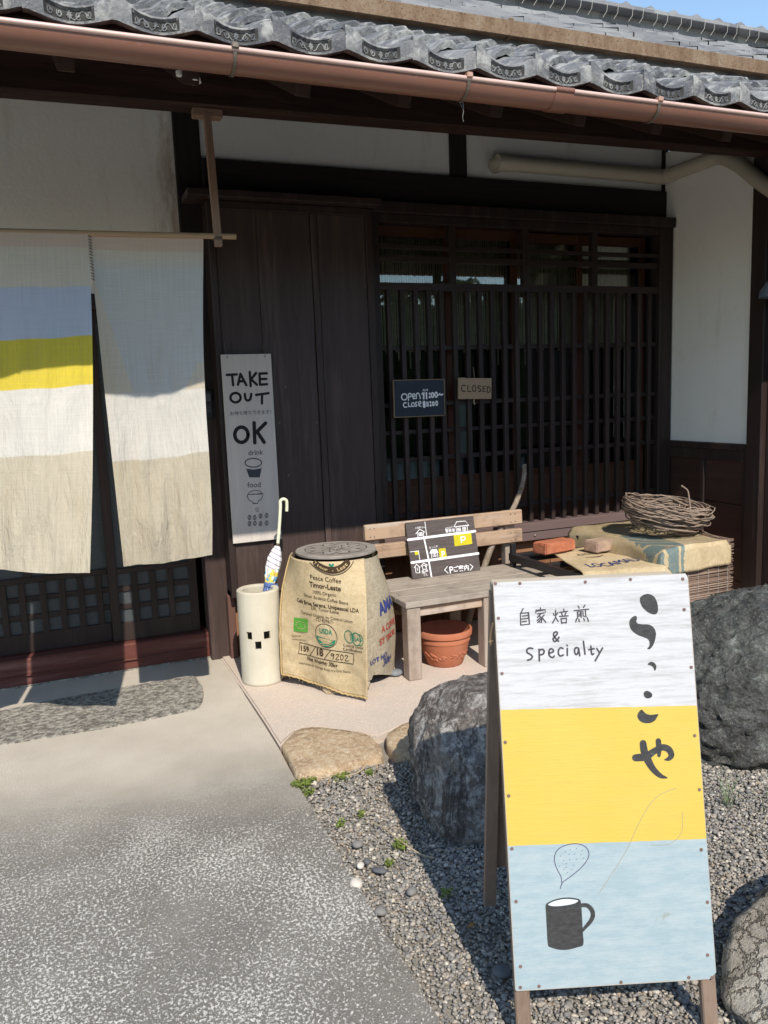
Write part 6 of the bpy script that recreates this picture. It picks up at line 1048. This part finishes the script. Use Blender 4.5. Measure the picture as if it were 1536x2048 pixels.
# ------------------------------------------------------------------ rocks, edging stones
def rock(name, c, r, seed, m_, lab, planes=14, sub=5, amp=.06, zmin=-.06, rough=1., flat=None, shape=None):
    rs = random.Random(seed); P = []
    for i in range(planes):
        d = Vector((rs.gauss(0, 1), rs.gauss(0, 1), rs.gauss(0, .8))).normalized(); P.append((d, rs.uniform(.78, .98)))
    if flat: P += flat
    k = bmesh.new(); bmesh.ops.create_icosphere(k, subdivisions=sub, radius=1)
    for v in k.verts:
        d = v.co.normalized(); q = 1.0
        ws = [1.0]+[h/max(.05, d.dot(n_)) for n_, h in P if d.dot(n_) > .05]; mn = min(ws); q = -math.log(sum(math.exp(-34*(w_-mn)) for w_ in ws))/34+mn
        s_ = Vector((seed*3.1, 0, 0)); nn = -amp*.9*abs(noise.noise(d*3.3+s_*2))-amp*.5*abs(noise.noise(d*8+s_*3))*rough*.6+amp*noise.noise(d*2.2+s_)+amp*.6*noise.noise(d*5+s_)+amp*.34*noise.noise(d*11+s_)*rough+amp*.2*noise.noise(d*24+s_)*rough+amp*.1*noise.noise(d*50+s_)*rough
        p = d*(q+nn); p = Vector((p.x*r[0], p.y*r[1], p.z*r[2]))
        if shape: p = shape(p)
        v.co = p+Vector(c); v.co.z = max(zmin, v.co.z)
    b = MB(); b.bm(k); return tag(b.build(name, m_, smooth=True, sharp=75), lab, 'rock')
UPn = Vector((.05, .15, 1)).normalized()
rock('boulder', (1.395, -2.0, .05), (.41, .33, .43), 12, ROCKA, 'grey veined boulder half in the shadow of the A-frame sign', sub=6, rough=1.1, flat=[(UPn, .86), (Vector((-.93, .33, .06)).normalized(), .80), (Vector((-.97, -.2, .12)).normalized(), .88), (Vector((-.1, -.95, .25)).normalized(), .80), (Vector((-.6, .1, .75)).normalized(), .93)])
rock('boulder', (2.80, -1.95, .14), (.68, .5, .42), 33, ROCKB, 'big dark knobbly boulder behind the A-frame sign', planes=10, amp=.06, rough=2.0, sub=6, flat=[(Vector((-.75, -.1, .65)).normalized(), .86), (Vector((-.35, -.93, .1)).normalized(), .84)])
rock('boulder', (1.84, -3.31, .0), (.60, .42, .29), 5, ROCKC, 'pale cracked boulder in front of all the others, beside the A-frame sign foot', sub=6, planes=9, amp=.04, flat=[(Vector((-.72, .02, .69)).normalized(), .66), (Vector((-.3, -.5, .8)).normalized(), .8)])
def flatstone(poly, seed, lab):
    q = catmull([Vector((a, b_, 0)) for a, b_ in poly], 5); c = sum(q, Vector())/len(q); b = MB(); rings = []; n = len(q)
    for f_, z in ((1.0, -.06), (1.0, .0), (.985, .012), (.955, .02), (.8, .024), (.55, .026), (.28, .027)):
        rings.append([Vector((c.x+(p.x-c.x)*f_, c.y+(p.y-c.y)*f_, z+(.006*noise.noise((p.x*f_*11, p.y*f_*11, seed)) if z > .005 else 0))) for p in q])
    vs = [p for r_ in rings for p in r_]+[c+Vector((0, 0, .027))]; fs = [(j*n+i, j*n+(i+1) % n, (j+1)*n+(i+1) % n, (j+1)*n+i) for j in range(6) for i in range(n)]+[(6*n+i, 6*n+(i+1) % n, 7*n) for i in range(n)]
    b.add(vs, fs); return tag(b.build('edging_stone', EDGE, smooth=True, sharp=60), lab, 'stone', 'flat stones edging the terrace')
flatstone([(.772, -1.295), (.81, -1.245), (.872, -1.178), (.97, -1.195), (1.06, -1.275), (1.128, -1.36), (1.138, -1.5), (1.09, -1.6), (1.0, -1.6), (.9, -1.615), (.765, -1.59), (.758, -1.5), (.768, -1.38)], 1, 'large ochre flat stone edging the terrace beside the concrete path')
flatstone([(1.19, -1.42), (1.225, -1.378), (1.36, -1.32), (1.6, -1.345), (1.62, -1.55), (1.4, -1.63), (1.24, -1.63), (1.17, -1.6), (1.165, -1.5)], 2, 'ochre flat stone partly hidden behind the grey veined boulder')
b = MB(); mat_ = [(-1.2, -.33), (-.6, -.29), (-.34, -.262), (0, -.222), (.35, -.214), (.53, -.214), (.575, -.216), (.594, -.232), (.60, -.40), (.59, -.50), (.567, -.60), (.538, -.668), (.508, -.692), (.3, -.712), (.1, -.722), (-.3, -.70), (-.8, -.68), (-1.2, -.66)]
b.prism([(p.x, p.y) for p in catmull([(a, c_, 0) for a, c_ in mat_[1:-1]], 4, False)] if False else mat_, -.05, .007, b=.004); tag(b.build('door_step_slab', GRANITE), 'rough hammered granite slab set in the concrete before the door', 'stone slab')

# ------------------------------------------------------------------ duct and lamp
DU = thing('air_duct', 'beige air conditioner duct running along the plaster under the eave', 'duct', (2.6, -.04, 2.765))
BEI = plain('beige_plastic', (.5, .455, .36), .5, .4, .06, 5)
b = MB(); b.tube(catmull([(2.61, .02, 2.77), (2.61, -.03, 2.77), (2.625, -.05, 2.77), (2.66, -.05, 2.77)], 4, False)+[Vector((3.76, -.05, 2.765))], .044, 18); b.build('straight_duct', BEI, DU, smooth=True)
MB().tube([(2.585, -.05, 2.77), (2.70, -.05, 2.77)], .0475, 18).build('elbow', BEI, DU, smooth=True)
b = MB(); b.tube([(3.70, -.05, 2.766), (3.76, -.05, 2.765)], .0475, 18); b.tube(catmull([(3.755, -.05, 2.765), (3.81, -.055, 2.764), (3.83, -.085, 2.765), (3.832, -.14, 2.766)], 4, False), .0475, 18); b.build('elbow', BEI, DU, smooth=True)
MB().tube([(3.832, -.13, 2.766), (3.83, -.44, 2.768)], .043, 18).build('side_duct', BEI, DU, smooth=True)
pts = catmull([(3.83, -.42, 2.768), (3.83, -.5, 2.768), (3.828, -.57, 2.745), (3.82, -.7, 2.665), (3.80, -.86, 2.54), (3.79, -1.05, 2.40), (3.78, -1.3, 2.2)], 22, False)
MB().tube(pts, [.0405+.0035*(1 if i % 2 else -1) for i in range(len(pts))], 18).build('corrugated_hose', BEI, DU, smooth=True, sharp=180)
LP = thing('wall_lamp', 'blue-grey metal lamp shade at the right edge of the house', 'lamp', (3.86, -.98, 1.95))
MB().lathe([(.02, .07), (.035, .06), (.075, .0), (.08, -.035), (.076, -.035), (.07, .0), (.03, .05)], (3.80, -.98, 1.93), 24, capb=False).build('shade', plain('blue_grey_enamel', (.12, .15, .19), .4, .5), LP, smooth=True); MB().tube([(3.80, -.98, 1.985), (3.84, -.98, 2.0), (3.89, -.98, 1.99)], .009, 8).build('arm', STRAP, LP)

# ------------------------------------------------------------------ gravel, pebbles, weeds
def gravel():
    k = bmesh.new(); bmesh.ops.create_icosphere(k, subdivisions=1, radius=1); bv = np.array([v.co[:] for v in k.verts]); bf = np.array([[v.index for v in f_.verts] for f_ in k.faces]); k.free()
    n = 92000; x = rng.uniform(.705, 2.75, n); y = rng.uniform(-3.5, -1.3, n)
    ex = np.interp(-y, [-e[1] for e in edge][::-1], [e[0] for e in edge][::-1]) if False else np.interp(y, [e[1] for e in edge], [e[0] for e in edge])
    ty = np.interp(x, [.7, .76, .9, 1.09, 1.2, 1.6, 2.2, 3.3], [-1.57, -1.585, -1.6, -1.6, -1.62, -1.5, -1.38, -1.5])
    on_ = (x > ex-.035) & (rng.random(n) < .06) & (x < ex+.004); keep = ((x > ex+.006) | on_) & (y < ty) & ~(((x-1.4)/.28)**2+((y+1.98)/.22)**2 < 1) & ~(((x-2.78)/.6)**2+((y+1.95)/.42)**2 < 1) & ~(((x-1.88)/.4)**2+((y+3.27)/.28)**2 < 1)
    keep &= ~((x > 1.9) & (y > -1.6)); x, y = x[keep], y[keep]; n = len(x)
    r = np.exp(rng.normal(math.log(.0042), .38, n)).clip(.0022, .011); big = np.clip(1-(x-ex[keep])/.25, 0, 1)
    sx, sy_, sz = r*rng.uniform(.8, 1.4, n), r*rng.uniform(.7, 1.1, n), r*rng.uniform(.5, .8, n); a = rng.uniform(0, 6.28, n); z = -.026+rng.uniform(-.002, .006, n)+.02*np.clip((y+1.75)/.15, 0, 1)
    z = np.where(x < ex[keep]+.004, sz*.5, z)
    ti = rng.uniform(-.5, .5, n); jit = 1+rng.uniform(-.22, .22, (n, len(bv)))
    P = bv[None]*jit[:, :, None]*np.stack([sx, sy_, sz], 1)[:, None]; c, s_ = np.cos(ti)[:, None], np.sin(ti)[:, None]; P = np.stack([P[..., 0], P[..., 1]*c-P[..., 2]*s_, P[..., 1]*s_+P[..., 2]*c], 2)
    c, s_ = np.cos(a)[:, None], np.sin(a)[:, None]; P = np.stack([P[..., 0]*c-P[..., 1]*s_, P[..., 0]*s_+P[..., 1]*c, P[..., 2]], 2)+np.stack([x, y, z], 1)[:, None]
    V = P.reshape(-1, 3); F = (bf[None]+(np.arange(n)*len(bv))[:, None, None]).reshape(-1, 3)
    me = bpy.data.meshes.new('gravel'); me.vertices.add(len(V)); me.vertices.foreach_set('co', V.ravel()); me.loops.add(F.size); me.loops.foreach_set('vertex_index', F.ravel()); me.polygons.add(len(F)); me.polygons.foreach_set('loop_start', np.arange(0, F.size, 3)); me.update(calc_edges=True)
    pal = np.array([(.3, .28, .255), (.25, .242, .232), (.35, .32, .275), (.4, .35, .285), (.52, .465, .385), (.2, .19, .178), (.36, .285, .205), (.62, .57, .49)]); w = np.array([.22, .2, .16, .13, .09, .1, .05, .05]); w /= w.sum()
    col = pal[rng.choice(len(pal), n, p=w)]*rng.uniform(.8, 1.2, (n, 1)); col = np.concatenate([col, np.ones((n, 1))], 1); at = me.color_attributes.new('tone', 'FLOAT_COLOR', 'POINT'); at.data.foreach_set('color', np.repeat(col, len(bv), 0).astype('f').ravel())
    me.materials.append(GRAVEL); return tag(link(bpy.data.objects.new('gravel', me)), kind='stuff')
gravel()
PM = plain('grey_pebble', (.2, .19, .18), .7, .3, .2, 30); PW = plain('whitish_pebble', (.58, .53, .47), .75, .3, .2, 40); PD = plain('slate_pebble', (.12, .125, .135), .65, .3, .2, 30)
for i, (x, y, r, m_, lab) in enumerate(((.806, -2.10, (.02, .017, .013), PM, 'rounded grey pebble near the path, farthest of the loose pebbles'), (.772, -2.212, (.016, .012, .01), PW, 'small white pebble streaked with brown on the gravel'), (.798, -2.20, (.015, .012, .01), PD, 'small dark oval pebble next to the white streaked one'), (.815, -2.262, (.026, .013, .009), PD, 'long flat slate pebble on the gravel'), (.725, -2.3, (.02, .024, .016), PW, 'whitish rough stone lying on the edge of the concrete path'), (.862, -2.40, (.02, .016, .011), PM, 'oval grey pebble in the sunny gravel, nearest the sign shadow'), (.93, -2.80, (.026, .024, .013), PD, 'round grey pebble in the shadow of the A-frame sign'), (.742, -2.45, (.02, .017, .013), PM, 'brown-grey pebble against the path edge'), (.805, -1.63, (.014, .011, .01), PW, 'white chip of stone among weeds below the ochre stone'))):
    stone('pebble', (x, y, -.012+r[2]*.5), r, 20+i*3.3, m_, lab, 'pebble', rot=i*.8)
LEAF = plain('weed_leaf', (.16, .21, .04), .7, .3, .4, 40); BLADE = plain('grass_blade', (.13, .19, .09), .6, .3, .3, 20)
def weed(c, rad, n, lab, seed, hgt=.02):
    rs = random.Random(seed); b = MB()
    for i in range(n):
        a = rs.uniform(0, 6.28); r = rad*math.sqrt(rs.random()); p = Vector(c)+Vector((r*math.cos(a), r*math.sin(a)*.8, rs.uniform(0, hgt))); L, W_ = rs.uniform(.004, .008), rs.uniform(.003, .005)
        d = Vector((rs.gauss(0, 1), rs.gauss(0, 1), rs.gauss(.2, .4))).normalized(); e = d.cross(Vector((0, 0, 1))).normalized()
        b.add([p-d*L, p+e*W_+Vector((0, 0, .001)), p+d*L, p-e*W_+Vector((0, 0, .001))], [(0, 1, 2, 3)])
        if i % 3 == 0: b.tube([(p.x*.7+c[0]*.3, p.y*.7+c[1]*.3, c[2]-.01), p], .0006, 3)
    return tag(b.build('weed', LEAF), lab, 'weed', 'small weeds in the gravel')
for i, w_ in enumerate((((.755, -1.63, -.01), .04, 190, 'low bright green weed at the corner of path and ochre stone'), ((.79, -1.615, -.008), .03, 110, 'low green weed just right of the corner weed under the ochre stone'), ((.915, -1.63, -.012), .035, 120, 'grassy green weed along the front of the ochre stone'), ((.765, -1.69, -.014), .022, 60, 'small weed by the path below the corner weed'), ((1.02, -1.655, -.012), .02, 46, 'tiny weed in the gap between the two ochre stones'), ((.93, -2.16, -.012), .026, 80, 'green weed at the foot of the grey veined boulder'), ((.80, -1.95, -.014), .015, 30, 'tiny lone weed in the middle of the gravel'), ((.885, -1.92, -.014), .013, 26, 'tiny weed in the gravel left of the boulder shadow'), ((.86, -2.24, -.014), .014, 34, 'tiny weed in front of the boulder beside the sign shadow'), ((.95, -2.45, -.014), .018, 36, 'small weed on the edge of the sign shadow'))): weed(*w_, seed=50+i)
def tuft(c, n, lab, seed, h=.12):
    rs = random.Random(seed); b = MB()
    for i in range(n):
        a = rs.uniform(0, 6.28); d = Vector((math.cos(a), math.sin(a), 0)); p = Vector(c)+d*rs.uniform(0, .03); L = h*rs.uniform(.6, 1.3); lean_ = rs.uniform(.2, 1.1); e = d.cross(Vector((0, 0, 1)))*.0014; pts = []
        for q in range(7): t = q/6; pts.append(p+d*L*lean_*t*t+Vector((0, 0, L*(t-.35*lean_*t*t))))
        vs = []
        for q, pt in enumerate(pts): w_ = 1-(q/6)**2*.9; vs += [pt+e*w_, pt-e*w_]
        b.add(vs, [(2*q, 2*q+1, 2*q+3, 2*q+2) for q in range(6)])
    return tag(b.build('grass_tuft', BLADE), lab, 'grass tuft')
tuft((2.06, -2.42, -.02), 16, 'thin-bladed grass tuft between the A-frame sign and dark boulder', 1, .1); tuft((2.17, -2.5, -.02), 18, 'grass tuft in front of the dark knobbly boulder', 2, .13); tuft((2.3, -2.54, -.02), 12, 'shorter grass tuft farthest from the sign, below the dark boulder', 3, .1)
TW_ = plain('dry_twig', (.4, .32, .22), .8, .2, .2, 40)
b = MB(); b.tube(catmull([(.905, -1.618, -.005), (.95, -1.64, -.002), (1.0, -1.625, .0), (1.03, -1.6, .004), (1.06, -1.6, .006)], 5, False), .0032, 6); tag(b.build('twig', TW_, smooth=True), 'pale curved twig lying below the ochre stones', 'twig')
b = MB(); b.tube(catmull([(.905, -1.99, -.01), (.92, -2.06, .0), (.93, -2.14, .004), (.965, -2.24, -.004), (1.0, -2.27, -.01)], 5, False), .0024, 6); tag(b.build('twig', TW_, smooth=True), 'thin dry stem at the foot of the grey veined boulder', 'twig')
b = MB(); b.tube(catmull([(1.08, -2.96, -.012), (1.11, -2.93, -.008), (1.14, -2.9, -.006), (1.15, -2.86, -.01)], 5, False), .0022, 6); tag(b.build('twig', TW_, smooth=True), 'short dry twig on the gravel under the A-frame sign', 'twig')
b = MB(); b.grid(6, 3, lambda u, v: (.93+.03*u, -2.62+.014*(v-.5)*math.sin(math.pi*min(1, u+.05)), -.004+.006*math.sin(u*3)+.004*abs(v-.5))); tag(b.build('dry_leaf', plain('brown_leaf', (.3, .16, .06), .8, .2, .3, 60)), 'small curled brown leaf on the sunny gravel', 'leaf')
# the planting across the yard, mirrored in the window glass
rs = np.random.default_rng(3); n = 9000; b = MB()
cx_ = rs.uniform(-9, 13, n); cz = rs.uniform(0, 3.55, n)+.2*np.sin(cx_*1.7); cy = -11.2+rs.uniform(-.6, .6, n); d = rs.normal(0, 1, (n, 3)); d /= np.linalg.norm(d, axis=1)[:, None]; e = np.cross(d, rs.normal(0, 1, (n, 3))); e /= np.linalg.norm(e, axis=1)[:, None]; c = np.stack([cx_, cy, cz], 1); s_ = .16
V = np.stack([c-d*s_, c+e*s_*.6, c+d*s_, c-e*s_*.6], 1).reshape(-1, 3); b.v = [tuple(q) for q in V]; b.f = [(4*i, 4*i+1, 4*i+2, 4*i+3) for i in range(n)]; b.m = [0]*n
b.box(-9, 13, -11.6, -10.9, -.06, 3.2, 0)
tag(b.build('hedge', plain('hedge_leaf', (.05, .075, .025), .7, .2, .4, 6)), 'tall clipped dark hedge across the yard facing the house', 'hedge', kind='stuff')
